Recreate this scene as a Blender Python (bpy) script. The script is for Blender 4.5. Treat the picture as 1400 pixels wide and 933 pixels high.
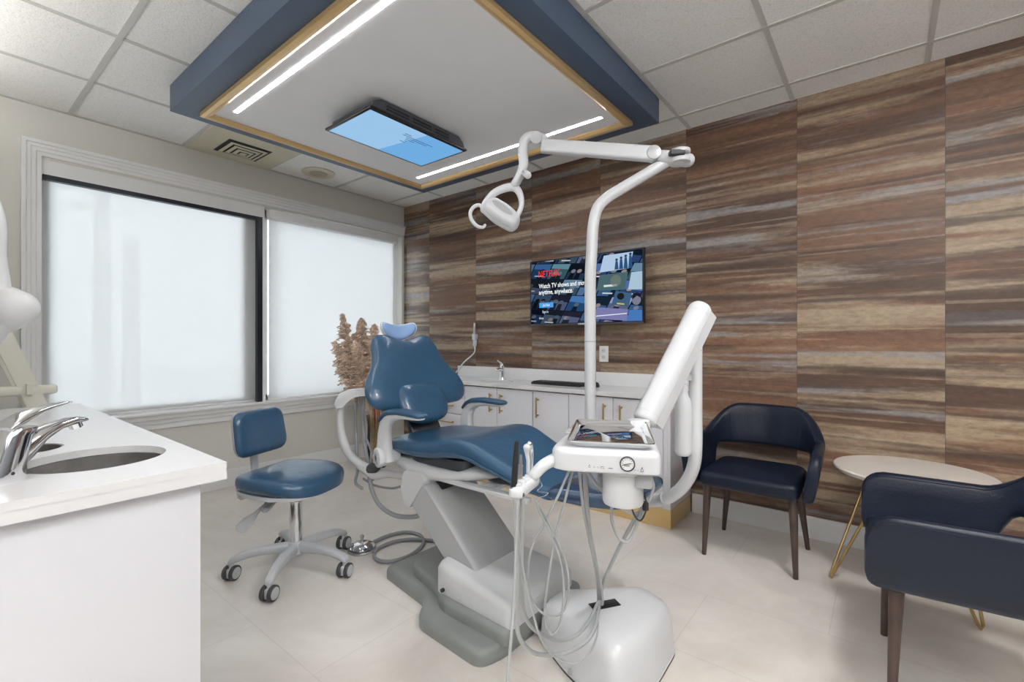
import bpy, bmesh, math, random
from mathutils import Vector, Matrix
R = math.radians
PI = math.pi
random.seed(7)
scene = bpy.context.scene
for o in list(bpy.data.objects):
    bpy.data.objects.remove(o)
COL = scene.collection

# ------------------------------------------------------------------ camera, world, light
H = 2.61                                   # ceiling height
YAW = R(38.45)
CAM = Vector((4.08, -3.253, 1.16))
cam_d = bpy.data.cameras.new('camera')
cam_d.sensor_width = 36.0
cam_d.lens = 36.0 * 640.0 / 1400.0
cam_d.clip_start = 0.02
cam = bpy.data.objects.new('camera', cam_d)
cam.location = CAM
cam.rotation_euler = (R(90), 0, YAW)
COL.objects.link(cam)
scene.camera = cam

scene.view_settings.view_transform = 'Standard'
scene.view_settings.look = 'None'
scene.view_settings.exposure = 0.12
scene.view_settings.gamma = 1.0
scene.view_settings.use_curve_mapping = False

SKY = 5.4
KEY_W = 15.0
FILL_W = 24.0
ADDED_UP_W = (9.0, 140.0, 200.0)  # powers of the added out-of-view uplights
world = bpy.data.worlds.new('overcast_sky')
scene.world = world
world.use_nodes = True
bg = world.node_tree.nodes['Background']
bg.inputs[0].default_value = (0.92, 0.965, 1.0, 1)
bg.inputs[1].default_value = SKY


def at(px, py, d):
    """world point measured at distance d along the view axis (metres)"""
    u = (px - 700.0) / 640.0
    v = (466.5 - py) / 640.0
    c, s = math.cos(YAW), math.sin(YAW)
    return Vector((CAM.x + d * (-s + u * c), CAM.y + d * (c + u * s), CAM.z + d * v))


def lin(r, g, b):
    f = lambda c: (c / 255 / 12.92) if c / 255 <= 0.04045 else ((c / 255 + 0.055) / 1.055) ** 2.4
    return (f(r), f(g), f(b), 1)


# ------------------------------------------------------------------ materials
def mat(name, col, rough=0.5, metal=0.0, bump=0.0, bscale=60.0, var=0.0, vscale=6.0, coat=0.0, spec=0.5):
    m = bpy.data.materials.new(name)
    m.use_nodes = True
    nt = m.node_tree
    p = nt.nodes['Principled BSDF']
    p.inputs['Base Color'].default_value = col
    p.inputs['Roughness'].default_value = rough
    p.inputs['Metallic'].default_value = metal
    p.inputs['Coat Weight'].default_value = coat
    p.inputs['Coat Roughness'].default_value = 0.12
    p.inputs['Specular IOR Level'].default_value = spec
    tc = nt.nodes.new('ShaderNodeTexCoord')
    if bump:
        n = nt.nodes.new('ShaderNodeTexNoise')
        n.inputs['Scale'].default_value = bscale
        n.inputs['Detail'].default_value = 4
        b = nt.nodes.new('ShaderNodeBump')
        b.inputs['Strength'].default_value = bump
        b.inputs['Distance'].default_value = 0.01
        nt.links.new(tc.outputs['Object'], n.inputs['Vector'])
        nt.links.new(n.outputs['Fac'], b.inputs['Height'])
        nt.links.new(b.outputs['Normal'], p.inputs['Normal'])
    if var:
        n = nt.nodes.new('ShaderNodeTexNoise')
        n.inputs['Scale'].default_value = vscale
        n.inputs['Detail'].default_value = 5
        r = nt.nodes.new('ShaderNodeValToRGB')
        r.color_ramp.elements[0].position = 0.3
        r.color_ramp.elements[1].position = 0.7
        r.color_ramp.elements[0].color = tuple(c * (1 - var) for c in col[:3]) + (1,)
        r.color_ramp.elements[1].color = tuple(min(1, c * (1 + var)) for c in col[:3]) + (1,)
        nt.links.new(tc.outputs['Object'], n.inputs['Vector'])
        nt.links.new(n.outputs['Fac'], r.inputs['Fac'])
        nt.links.new(r.outputs['Color'], p.inputs['Base Color'])
    return m


def emis(name, col, strength):
    m = bpy.data.materials.new(name)
    m.use_nodes = True
    nt = m.node_tree
    nt.nodes.clear()
    e = nt.nodes.new('ShaderNodeEmission')
    e.inputs[0].default_value = col
    e.inputs[1].default_value = strength
    o = nt.nodes.new('ShaderNodeOutputMaterial')
    nt.links.new(e.outputs[0], o.inputs[0])
    return m


M = {}
M['paint'] = mat('wall_paint', lin(218, 216, 210), 0.7, bump=0.03, bscale=250)
M['bounce_cut'] = mat('unseen_wall_bounce_cut', lin(104, 106, 110), 0.75, bump=0.03, bscale=250)  # dark grey put on the unseen walls to cut light bounced from them
M['trim'] = mat('trim_paint', lin(236, 236, 236), 0.4, var=0.02)
M['white_gloss'] = mat('cabinet_white', lin(218, 218, 223), 0.25, var=0.015, vscale=3)
M['quartz'] = mat('quartz_white', lin(224, 224, 225), 0.2, var=0.015, vscale=40)
M['plastic'] = mat('dental_white_plastic', lin(212, 214, 217), 0.28, var=0.01, vscale=4, coat=0.2)
M['xray_white'] = mat('xray_white_plastic', lin(244, 245, 246), 0.3, var=0.01, coat=0.2)
M['plastic_grey'] = mat('dental_light_grey_plastic', lin(200, 202, 204), 0.35, var=0.02, vscale=5)
M['metal_grey'] = mat('grey_painted_metal', lin(172, 174, 176), 0.42, var=0.03, vscale=4)
M['base_grey'] = mat('warm_grey_base', lin(134, 138, 136), 0.38, var=0.03, vscale=4)
M['silver'] = mat('silver_paint', lin(196, 199, 203), 0.35, metal=0.15, var=0.02)
M['hose'] = mat('grey_hose', lin(164, 167, 168), 0.4, var=0.03, vscale=20)
M['hose_dark'] = mat('mid_grey_hose', lin(140, 142, 146), 0.45, var=0.03, vscale=20)
M['black'] = mat('black_plastic', lin(24, 25, 27), 0.4, var=0.1)
M['dark'] = mat('charcoal_plastic', lin(52, 56, 62), 0.4, var=0.05)
M['rubber'] = mat('dark_rubber', lin(66, 68, 70), 0.55, var=0.05)
M['navy'] = mat('navy_upholstery', lin(44, 80, 110), 0.3, bump=0.2, bscale=24, var=0.08, vscale=9, coat=0.3)
M['navy_lt'] = mat('headrest_film_blue', lin(150, 182, 228), 0.18, var=0.05, coat=0.4)
M['navy_film'] = mat('foot_cover_film_navy', lin(34, 66, 98), 0.2, bump=0.55, bscale=16, var=0.1, coat=0.9)
M['leather'] = mat('midnight_leather', lin(15, 25, 42), 0.40, spec=0.32, bump=0.1, bscale=120, var=0.12, vscale=8)
M['walnut'] = mat('walnut_leg', lin(74, 58, 52), 0.45, var=0.2, vscale=14)
M['gold'] = mat('brushed_gold', lin(186, 158, 108), 0.34, metal=0.8, var=0.05)
M['brass_kick'] = mat('gold_toe_kick', lin(216, 184, 130), 0.32, metal=0.35, var=0.04, vscale=3)
M['gold_trim'] = mat('gold_trim', lin(214, 182, 130), 0.3, metal=0.45, var=0.03)
M['soffit_navy'] = mat('navy_wall_paint', lin(66, 84, 108), 0.38, bump=0.03, bscale=200)
M['panel_white'] = mat('ceiling_panel_white', lin(240, 241, 243), 0.75, var=0.01)
M['chrome'] = mat('chrome', (0.82, 0.83, 0.85, 1), 0.08, metal=1.0)
M['steel'] = mat('brushed_steel', (0.55, 0.54, 0.53, 1), 0.28, metal=1.0, var=0.12, vscale=25)
M['tray_steel'] = mat('tray_steel', (0.8, 0.81, 0.83, 1), 0.05, metal=1.0)
M['cream'] = mat('cream_paint', lin(242, 240, 226), 0.5, var=0.02)
M['beige_metal'] = mat('aged_vent_paint', lin(206, 200, 178), 0.45, var=0.05)
M['table_top'] = mat('table_top_greige', lin(214, 207, 200), 0.3, var=0.03, vscale=12)
M['black_frame'] = mat('black_aluminium', lin(40, 44, 52), 0.3, metal=0.4)
M['tv_black'] = mat('tv_black', lin(16, 17, 19), 0.3)
M['tv_body'] = mat('tv_back_charcoal', lin(72, 76, 82), 0.45, var=0.05)
M['keycap'] = mat('keycaps', lin(42, 43, 46), 0.5, var=0.05)
M['straw'] = mat('straw_stems', lin(196, 168, 118), 0.8, var=0.25, vscale=30)
M['redstem'] = mat('burgundy_stems', lin(140, 40, 50), 0.7, var=0.2)
M['pampas'] = mat('pampas_fluff', lin(224, 200, 180), 0.95, var=0.22, vscale=18)
M['blue_ring'] = mat('blue_ring', lin(60, 120, 190), 0.4)
M['asphalt'] = mat('asphalt', lin(190, 192, 192), 0.9, var=0.1)
M['pole_wood'] = mat('weathered_pole', lin(84, 80, 76), 0.8, var=0.2)
M['led'] = emis('led_strip_light', (0.97, 0.98, 1.0, 1), 46.0)
M['lamp_glow'] = emis('troffer_glow', (1.0, 0.98, 0.95, 1), 4.0)
M['gap'] = mat('cabinet_shadow_gap', lin(110, 110, 114), 0.6)


def glass(name, rough=0.0, tint=(1, 1, 1, 1)):
    m = bpy.data.materials.new(name)
    m.use_nodes = True
    nt = m.node_tree
    nt.nodes.clear()
    g = nt.nodes.new('ShaderNodeBsdfGlossy')
    g.inputs['Roughness'].default_value = 0.02
    t = nt.nodes.new('ShaderNodeBsdfTransparent')
    t.inputs[0].default_value = tint
    f = nt.nodes.new('ShaderNodeFresnel')
    f.inputs[0].default_value = 1.45
    mx = nt.nodes.new('ShaderNodeMixShader')
    o = nt.nodes.new('ShaderNodeOutputMaterial')
    nt.links.new(f.outputs[0], mx.inputs[0])
    nt.links.new(t.outputs[0], mx.inputs[1])
    nt.links.new(g.outputs[0], mx.inputs[2])
    nt.links.new(mx.outputs[0], o.inputs[0])
    return m


M['glass'] = glass('clear_glass', tint=(0.96, 0.98, 0.98, 1))
M['clear_plastic'] = glass('vase_glass', tint=(0.88, 0.9, 0.9, 1))


def blind_mat():
    m = bpy.data.materials.new('blind_fabric')
    m.use_nodes = True
    nt = m.node_tree
    nt.nodes.clear()
    tl = nt.nodes.new('ShaderNodeBsdfTranslucent')
    tl.inputs[0].default_value = (0.82, 0.815, 0.82, 1)
    df = nt.nodes.new('ShaderNodeBsdfDiffuse')
    df.inputs[0].default_value = (0.80, 0.80, 0.79, 1)
    m1 = nt.nodes.new('ShaderNodeMixShader')
    m1.inputs[0].default_value = 0.55
    tp = nt.nodes.new('ShaderNodeBsdfTransparent')
    tp.inputs[0].default_value = (0.95, 0.97, 1, 1)
    m2 = nt.nodes.new('ShaderNodeMixShader')
    m2.inputs[0].default_value = 0.14
    wv = nt.nodes.new('ShaderNodeTexNoise')
    wv.inputs['Scale'].default_value = 3.0
    o = nt.nodes.new('ShaderNodeOutputMaterial')
    nt.links.new(tl.outputs[0], m1.inputs[2])
    nt.links.new(df.outputs[0], m1.inputs[1])
    nt.links.new(m1.outputs[0], m2.inputs[1])
    nt.links.new(tp.outputs[0], m2.inputs[2])
    nt.links.new(m2.outputs[0], o.inputs[0])
    return m


M['blind'] = blind_mat()


def wood_wall_mat():
    m = bpy.data.materials.new('rust_wood_panels')
    m.use_nodes = True
    nt = m.node_tree
    L = nt.links.new
    p = nt.nodes['Principled BSDF']
    p.inputs['Roughness'].default_value = 0.5
    geo = nt.nodes.new('ShaderNodeNewGeometry')
    sep = nt.nodes.new('ShaderNodeSeparateXYZ')
    L(geo.outputs['Position'], sep.inputs[0])

    def math_(op, a, b=None):
        n = nt.nodes.new('ShaderNodeMath')
        n.operation = op
        for i, v in enumerate((a, b)):
            if v is None:
                continue
            if isinstance(v, (int, float)):
                n.inputs[i].default_value = v
            else:
                L(v, n.inputs[i])
        return n.outputs[0]
    t = math_('DIVIDE', math_('SUBTRACT', sep.outputs['X'], 0.408), 0.653)
    idx = math_('FLOOR', t)
    fr = math_('FRACT', t)

    def noise(sx, sz, off, detail, rough, dist=0.0, zoff=0.0):
        c = nt.nodes.new('ShaderNodeCombineXYZ')
        L(math_('ADD', math_('MULTIPLY', sep.outputs['X'], sx), math_('MULTIPLY', idx, off)), c.inputs[0])
        L(math_('MULTIPLY', idx, off * 0.37), c.inputs[1])
        L(math_('ADD', math_('MULTIPLY', sep.outputs['Z'], sz), math_('ADD', math_('MULTIPLY', idx, off * 0.21), zoff)), c.inputs[2])
        n = nt.nodes.new('ShaderNodeTexNoise')
        n.inputs['Scale'].default_value = 1.0
        n.inputs['Detail'].default_value = detail
        n.inputs['Roughness'].default_value = rough
        n.inputs['Distortion'].default_value = dist
        L(c.outputs[0], n.inputs['Vector'])
        return n.outputs['Fac']
    nB = noise(3.0, 24.0, 2.13, 7, 0.72, 0.2, 17.0)
    tear = math_('MULTIPLY', math_('SUBTRACT', nB, 0.5), 0.30)

    def band(sx, sz, off, zoff, lo, hi, amt, colr, prev):
        v = math_('ADD', noise(sx, sz, off, 2, 0.5, 0.0, zoff), tear)
        g_ = nt.nodes.new('ShaderNodeMapRange')
        g_.interpolation_type = 'SMOOTHSTEP'
        g_.inputs[1].default_value = lo
        g_.inputs[2].default_value = hi
        g_.inputs[4].default_value = amt
        L(v, g_.inputs[0])
        m_ = nt.nodes.new('ShaderNodeMix')
        m_.data_type = 'RGBA'
        L(g_.outputs[0], m_.inputs[0])
        if isinstance(prev, tuple):
            m_.inputs[6].default_value = prev
        else:
            L(prev, m_.inputs[6])
        m_.inputs[7].default_value = lin(*colr)
        return m_.outputs[2]
    c0 = band(0.35, 6.5, 7.31, 0.0, 0.34, 0.58, 1.0, (112, 82, 63), lin(78, 59, 48))
    c1 = band(0.5, 8.5, 5.17, 31.0, 0.46, 0.66, 0.75, (128, 92, 68), c0)
    c2 = band(0.4, 10.5, 3.77, 57.0, 0.47, 0.64, 0.92, (162, 143, 120), c1)
    c3 = band(0.5, 11.0, 6.41, 83.0, 0.55, 0.68, 0.8, (142, 140, 140), c2)
    c4 = band(0.4, 12.0, 4.29, 111.0, 0.55, 0.66, 0.8, (64, 48, 40), c3)
    c5 = band(0.6, 40.0, 8.3, 140.0, 0.56, 0.68, 0.35, (74, 55, 44), c4)
    c4 = band(0.6, 36.0, 9.7, 170.0, 0.58, 0.70, 0.32, (176, 156, 132), c5)
    # fine grain
    n3 = noise(24.0, 60.0, 1.9, 8, 0.8)
    g3 = nt.nodes.new('ShaderNodeMapRange')
    g3.inputs[1].default_value = 0.25
    g3.inputs[2].default_value = 0.75
    g3.inputs[3].default_value = 0.55
    g3.inputs[4].default_value = 1.42
    L(n3, g3.inputs[0])
    mul = nt.nodes.new('ShaderNodeMix')
    mul.data_type = 'RGBA'
    mul.blend_type = 'MULTIPLY'
    mul.inputs[0].default_value = 1.0
    L(c4, mul.inputs[6])
    L(g3.outputs[0], mul.inputs[7])
    # seam
    s = math_('LESS_THAN', fr, 0.004)
    mx5 = nt.nodes.new('ShaderNodeMix')
    mx5.data_type = 'RGBA'
    L(math_('MULTIPLY', s, 0.6), mx5.inputs[0])
    L(mul.outputs[2], mx5.inputs[6])
    mx5.inputs[7].default_value = lin(50, 42, 38)
    L(mx5.outputs[2], p.inputs['Base Color'])
    b = nt.nodes.new('ShaderNodeBump')
    b.inputs['Strength'].default_value = 0.12
    b.inputs['Distance'].default_value = 0.004
    L(n3, b.inputs['Height'])
    L(b.outputs['Normal'], p.inputs['Normal'])
    return m


def tile_mat():
    """pale marbled floor tiles, thin joints"""
    m = bpy.data.materials.new('pale_stone_tiles')
    m.use_nodes = True
    nt = m.node_tree
    L = nt.links.new
    p = nt.nodes['Principled BSDF']
    p.inputs['Roughness'].default_value = 0.33
    tc = nt.nodes.new('ShaderNodeTexCoord')
    n = nt.nodes.new('ShaderNodeTexNoise')
    n.inputs['Scale'].default_value = 1.7
    n.inputs['Detail'].default_value = 8
    n.inputs['Roughness'].default_value = 0.62
    n.inputs['Distortion'].default_value = 0.8
    L(tc.outputs['Object'], n.inputs['Vector'])
    r = nt.nodes.new('ShaderNodeValToRGB')
    cr = r.color_ramp
    cr.elements[0].position = 0.3
    cr.elements[0].color = lin(208, 201, 194)
    cr.elements[1].position = 0.7
    cr.elements[1].color = lin(234, 229, 223)
    L(n.outputs['Fac'], r.inputs['Fac'])
    mp = nt.nodes.new('ShaderNodeMapping')
    mp.inputs['Rotation'].default_value = (0, 0, R(0))
    mp.inputs['Location'].default_value = (0.23, 0.11, 0)
    L(tc.outputs['Object'], mp.inputs['Vector'])
    br = nt.nodes.new('ShaderNodeTexBrick')
    br.inputs['Scale'].default_value = 1.0
    br.inputs['Brick Width'].default_value = 0.92
    br.inputs['Row Height'].default_value = 0.46
    br.inputs['Mortar Size'].default_value = 0.0022
    br.inputs['Color1'].default_value = (1, 1, 1, 1)
    br.inputs['Color2'].default_value = (0.985, 0.983, 0.98, 1)
    br.inputs['Mortar'].default_value = (0.88, 0.87, 0.86, 1)
    L(mp.outputs[0], br.inputs['Vector'])
    mul = nt.nodes.new('ShaderNodeMix')
    mul.data_type = 'RGBA'
    mul.blend_type = 'MULTIPLY'
    mul.inputs[0].default_value = 1
    L(r.outputs['Color'], mul.inputs[6])
    L(br.outputs['Color'], mul.inputs[7])
    L(mul.outputs[2], p.inputs['Base Color'])
    return m


def ceil_mat():
    m = mat('acoustic_tile', lin(228, 227, 222), 0.85, bump=0.2, bscale=140)
    nt = m.node_tree
    p = nt.nodes['Principled BSDF']
    tc = nt.nodes.new('ShaderNodeTexCoord')
    n = nt.nodes.new('ShaderNodeTexNoise')
    n.inputs['Scale'].default_value = 130
    n.inputs['Detail'].default_value = 6
    n.inputs['Roughness'].default_value = 0.7
    r = nt.nodes.new('ShaderNodeValToRGB')
    r.color_ramp.elements[0].position = 0.33
    r.color_ramp.elements[0].color = lin(216, 215, 212)
    r.color_ramp.elements[1].position = 0.5
    r.color_ramp.elements[1].color = lin(240, 239, 236)
    nt.links.new(tc.outputs['Object'], n.inputs['Vector'])
    nt.links.new(n.outputs['Fac'], r.inputs['Fac'])
    nt.links.new(r.outputs['Color'], p.inputs['Base Color'])
    return m


M['wood_wall'] = wood_wall_mat()
M['floor'] = tile_mat()
M['ceil'] = ceil_mat()
M['tbar'] = mat('ceiling_tbar', lin(196, 195, 190), 0.5, var=0.02)

# ------------------------------------------------------------------ mesh helpers
W = {}     # world matrix of every object we made


def basis(z, x=None):
    z = Vector(z).normalized()
    x = Vector(x) if x is not None else (Vector((0, 0, 1)) if abs(z.z) < 0.9 else Vector((1, 0, 0)))
    y = z.cross(x).normalized()
    x = y.cross(z).normalized()
    return Matrix((x, y, z)).transposed()


def frame(o, x, y, z):
    m = Matrix((Vector(x), Vector(y), Vector(z))).transposed().to_4x4()
    m.translation = Vector(o)
    return m


def smooth_path(pts, k=6, closed=False):
    P = [Vector(p) for p in pts]
    out = []
    n = len(P)
    rng = range(n) if closed else range(n - 1)
    for i in rng:
        p0 = P[(i - 1) % n] if (closed or i > 0) else P[0] * 2 - P[1]
        p1, p2 = P[i], P[(i + 1) % n]
        p3 = P[(i + 2) % n] if (closed or i + 2 < n) else P[-1] * 2 - P[-2]
        for j in range(k):
            t = j / k
            out.append(0.5 * ((2 * p1) + (p2 - p0) * t + (2 * p0 - 5 * p1 + 4 * p2 - p3) * t * t + (3 * p1 - p0 - 3 * p2 + p3) * t ** 3))
    if not closed:
        out.append(P[-1])
    return out


def rounded(poly, r, k=5):
    """round the corners of a 2-D polygon; r one radius or a list"""
    out = []
    n = len(poly)
    for i in range(n):
        a, b, c = Vector(poly[i - 1]), Vector(poly[i]), Vector(poly[(i + 1) % n])
        rr = r[i] if isinstance(r, (list, tuple)) else r
        if rr <= 0:
            out.append(tuple(b))
            continue
        u, v = (a - b), (c - b)
        rr = min(rr, u.length * 0.49, v.length * 0.49)
        p, q = b + u.normalized() * rr, b + v.normalized() * rr
        for j in range(k + 1):
            t = j / k
            w = p * (1 - t) ** 2 + b * 2 * t * (1 - t) + q * t * t
            out.append(tuple(w))
    return out


class B:
    def __init__(self):
        self.bm = bmesh.new()

    def _add(self, tmp, mtx=None):
        if mtx is not None:
            bmesh.ops.transform(tmp, matrix=mtx, verts=tmp.verts)
        me = bpy.data.meshes.new('tmp')
        tmp.to_mesh(me)
        tmp.free()
        self.bm.from_mesh(me)
        bpy.data.meshes.remove(me)
        return self

    def box(self, lo, hi, bev=0.0, seg=2, mtx=None):
        t = bmesh.new()
        bmesh.ops.create_cube(t, size=1)
        lo, hi = Vector(lo), Vector(hi)
        for v in t.verts:
            v.co = Vector(((lo[i] + hi[i]) / 2 + v.co[i] * (hi[i] - lo[i]) for i in range(3)))
        if bev:
            bmesh.ops.bevel(t, geom=t.edges[:], offset=bev, segments=seg, profile=0.5, affect='EDGES')
        return self._add(t, mtx)

    def loft(self, rings, cap=True, closed=True, mtx=None):
        t = bmesh.new()
        vs = [[t.verts.new(p) for p in r] for r in rings]
        n = len(vs[0])
        for a, b in zip(vs, vs[1:]):
            for i in range(n if closed else n - 1):
                j = (i + 1) % n
                try:
                    t.faces.new((a[i], a[j], b[j], b[i]))
                except ValueError:
                    pass
        if cap:
            t.faces.new(vs[0][::-1])
            t.faces.new(vs[-1])
        bmesh.ops.recalc_face_normals(t, faces=t.faces[:])
        return self._add(t, mtx)

    def cyl(self, p0, p1, r0, r1=None, n=24, bev=0.0, mtx=None):
        r1 = r0 if r1 is None else r1
        p0, p1 = Vector(p0), Vector(p1)
        d = p1 - p0
        l = d.length
        prof = [(r0, 0), (r1, l)]
        if bev:
            prof = [(max(r0 - bev, 1e-4), 0), (r0 - bev * .3, bev * .3), (r0, bev), (r1, l - bev), (r1 - bev * .3, l - bev * .3), (max(r1 - bev, 1e-4), l)]
        return self.lathe(prof, p0, d, n, mtx=mtx)

    def lathe(self, prof, o=(0, 0, 0), axis=(0, 0, 1), n=32, mtx=None, cap=True):
        b = basis(axis)
        o = Vector(o)
        rings = []
        for r, z in prof:
            rings.append([o + b @ Vector((max(r, 1e-4) * math.cos(2 * PI * i / n), max(r, 1e-4) * math.sin(2 * PI * i / n), z)) for i in range(n)])
        return self.loft(rings, cap=cap, mtx=mtx)

    def tube(self, pts, r, n=12, k=6, closed=False, sm=True, mtx=None, round_end=True):
        P = smooth_path(pts, k, closed) if sm else [Vector(p) for p in pts]
        m = len(P)
        rad = []
        for i in range(m):
            if isinstance(r, (list, tuple)):
                f = i / (m - 1) * (len(r) - 1)
                a = min(int(f), len(r) - 2)
                rad.append(r[a] + (r[a + 1] - r[a]) * (f - a))
            else:
                rad.append(r)
        rings = []
        prev = None
        for i in range(m):
            if closed:
                d = P[(i + 1) % m] - P[i - 1]
            else:
                d = P[min(i + 1, m - 1)] - P[max(i - 1, 0)]
            if d.length < 1e-9:
                d = Vector((0, 0, 1))
            d.normalize()
            if prev is None:
                x = basis(d) @ Vector((1, 0, 0))
            else:
                x = prev - d * prev.dot(d)
                x.normalize()
            prev = x
            y = d.cross(x)
            rings.append([P[i] + (x * math.cos(2 * PI * j / n) + y * math.sin(2 * PI * j / n)) * rad[i] for j in range(n)])
        if closed:
            rings.append(rings[0])
            return self.loft(rings, cap=False, mtx=mtx)
        if round_end:
            def capring(i0, sgn):
                c = P[i0]
                d = (P[i0] - P[i0 + (1 if i0 == 0 else -1)]).normalized()
                out = []
                for f in (0.5, 0.85, 0.99):
                    out.append([c + d * rad[i0] * f + (q - c) * math.sqrt(1 - f * f) for q in rings[i0]])
                return out
            rings = capring(0, 1)[::-1] + rings + capring(m - 1, -1)
        return self.loft(rings, mtx=mtx)

    def prism(self, poly, z0, z1, bev=0.0, seg=3, mtx=None, top_scale=None, bev_bottom=False):
        """2-D polygon (counter-clockwise) extruded from z0 to z1; the top edge rounded by bev"""
        c = Vector((sum(p[0] for p in poly) / len(poly), sum(p[1] for p in poly) / len(poly)))
        rings = []
        n = len(poly)

        def inset(d):
            out = []
            for i in range(n):
                a, b, q = Vector(poly[i - 1][:2]), Vector(poly[i][:2]), Vector(poly[(i + 1) % n][:2])
                e1, e2 = (b - a), (q - b)
                if e1.length < 1e-7:
                    e1 = e2
                if e2.length < 1e-7:
                    e2 = e1
                n1, n2 = Vector((-e1.y, e1.x)).normalized(), Vector((-e2.y, e2.x)).normalized()
                nn = (n1 + n2)
                if nn.length < 1e-6:
                    nn = n1
                nn.normalize()
                out.append(b + nn * d / max(0.45, nn.dot(n1)))
            return out
        if bev and bev_bottom:
            for i in range(seg + 1):
                a = PI / 2 * i / seg
                rings.append([(p.x, p.y, z0 + bev * (1 - math.sin(a))) for p in inset(bev * (1 - math.cos(PI / 2 - a)) if False else bev * (1 - math.sin(a) if False else (1 - math.cos(PI / 2 - a))))][:])
            rings = []
            for i in range(seg + 1):
                a = PI / 2 * i / seg
                rings.append([(p.x, p.y, z0 + bev * (1 - math.cos(a))) for p in inset(bev * (1 - math.sin(a)))])
        else:
            rings.append([(p[0], p[1], z0) for p in poly])
        if bev:
            for i in range(seg + 1):
                a = PI / 2 * i / seg
                rings.append([(p.x, p.y, z1 - bev * (1 - math.sin(a))) for p in inset(bev * (1 - math.cos(a)))])
        else:
            rings.append([(p[0], p[1], z1) for p in poly])
        return self.loft(rings, mtx=mtx)

    def cushion(self, outline, centre, front, back, mtx, p=5.0, K=9, dish=0.0):
        """pillow from a star-shaped 2-D outline; local z is its thickness"""
        c = Vector((centre[0], centre[1]))
        rings = []
        ss = [1 - (1 - math.cos(PI / 2 * i / K)) for i in range(K + 1)]
        ss = [math.sin(PI / 2 * (1 - i / K)) for i in range(K + 1)]
        for s in ss[::-1]:
            s = max(s, 0.004)
            z = -back * (1 - s ** p) ** 0.5
            rings.append([(c.x + (q[0] - c.x) * s, c.y + (q[1] - c.y) * s, z) for q in outline])
        for s in ss[1:]:
            s = max(s, 0.004)
            z = front * (1 - s ** p) ** 0.5 - dish * (1 - s ** 2)
            rings.append([(c.x + (q[0] - c.x) * s, c.y + (q[1] - c.y) * s, z) for q in outline])
        return self.loft(rings, mtx=mtx)

    def ball(self, c, r, n=20, mtx=None, axis=(0, 0, 1)):
        if not isinstance(r, (tuple, list)):
            r = (r, r, r)
        prof = [(math.sin(PI * i / 12), -math.cos(PI * i / 12)) for i in range(13)]
        rings = []
        b = basis(axis)
        for q, z in prof:
            q = max(q, 1e-3)
            rings.append([Vector(c) + b @ Vector((r[0] * q * math.cos(2 * PI * i / n), r[1] * q * math.sin(2 * PI * i / n), r[2] * z)) for i in range(n)])
        return self.loft(rings, mtx=mtx)

    def quad(self, pts, mi=0):
        f = self.bm.faces.new([self.bm.verts.new(p) for p in pts])
        f.material_index = mi
        return self


def link(name, data, parent, label):
    o = bpy.data.objects.new(name, data)
    COL.objects.link(o)
    if parent is not None:
        o.parent = parent
        W[o] = W[parent].copy()
    else:
        W[o] = Matrix.Identity(4)
    if label:
        o['label'] = label
    return o


def mk(name, b, m, parent=None, label=None, local=False, angle=40, flat=False):
    """ONE mesh object from builder b; its coordinates are world ones unless local"""
    bm = b.bm
    o_mats = m if isinstance(m, (list, tuple)) else [m]
    bmesh.ops.remove_doubles(bm, verts=bm.verts, dist=1e-6)
    if parent is not None and not local:
        bmesh.ops.transform(bm, matrix=W[parent].inverted(), verts=bm.verts)
    a = R(angle)
    for f in bm.faces:
        f.smooth = not flat
    for e in bm.edges:
        if len(e.link_faces) == 2 and e.calc_face_angle(0) > a:
            e.smooth = False
    me = bpy.data.meshes.new(name)
    bm.to_mesh(me)
    bm.free()
    for q in o_mats:
        me.materials.append(q)
    return link(name, me, parent, label)


def thing(name, label, cat, loc=(0, 0, 0), rz=0.0, group=None):
    o = bpy.data.objects.new(name, None)
    COL.objects.link(o)
    o.location = loc
    o.rotation_euler = (0, 0, rz)
    o.empty_display_size = 0.1
    W[o] = Matrix.Translation(loc) @ Matrix.Rotation(rz, 4, 'Z')
    o['label'] = label
    o['category'] = cat
    if group:
        o['group'] = group
    return o


def tag(o, label, cat, group=None):
    o['label'] = label
    o['category'] = cat
    if group:
        o['group'] = group
    return o


def struct(name, b, m, parent=None, flat=True, **kw):
    o = mk(name, b, m, parent, flat=flat, **kw)
    o['kind'] = 'structure'
    return o


def copy_tree(o, parent=None):
    c = o.copy()
    COL.objects.link(c)
    c.parent = parent
    W[c] = W[o].copy()
    for ch in list(o.children):
        copy_tree(ch, c)
    return c


def text_mesh(b, s, size, mtx, mi=0, width=None, bold=0.0, align='LEFT'):
    cu = bpy.data.curves.new('lettering', 'FONT')
    cu.body = s
    cu.size = size
    cu.offset = bold
    cu.align_x = align
    cu.fill_mode = 'FRONT'
    o = bpy.data.objects.new('lettering', cu)
    COL.objects.link(o)
    dg = bpy.context.evaluated_depsgraph_get()
    me = bpy.data.meshes.new_from_object(o.evaluated_get(dg))
    bpy.data.objects.remove(o)
    bpy.data.curves.remove(cu)
    if width:
        xs = [v.co.x for v in me.vertices]
        k = width / (max(xs) - min(xs))
        for v in me.vertices:
            v.co.x *= k
    me.transform(mtx)
    n0 = len(b.bm.faces)
    b.bm.from_mesh(me)
    b.bm.faces.ensure_lookup_table()
    for f in b.bm.faces[n0:]:
        f.material_index = mi
    bpy.data.meshes.remove(me)


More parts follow.
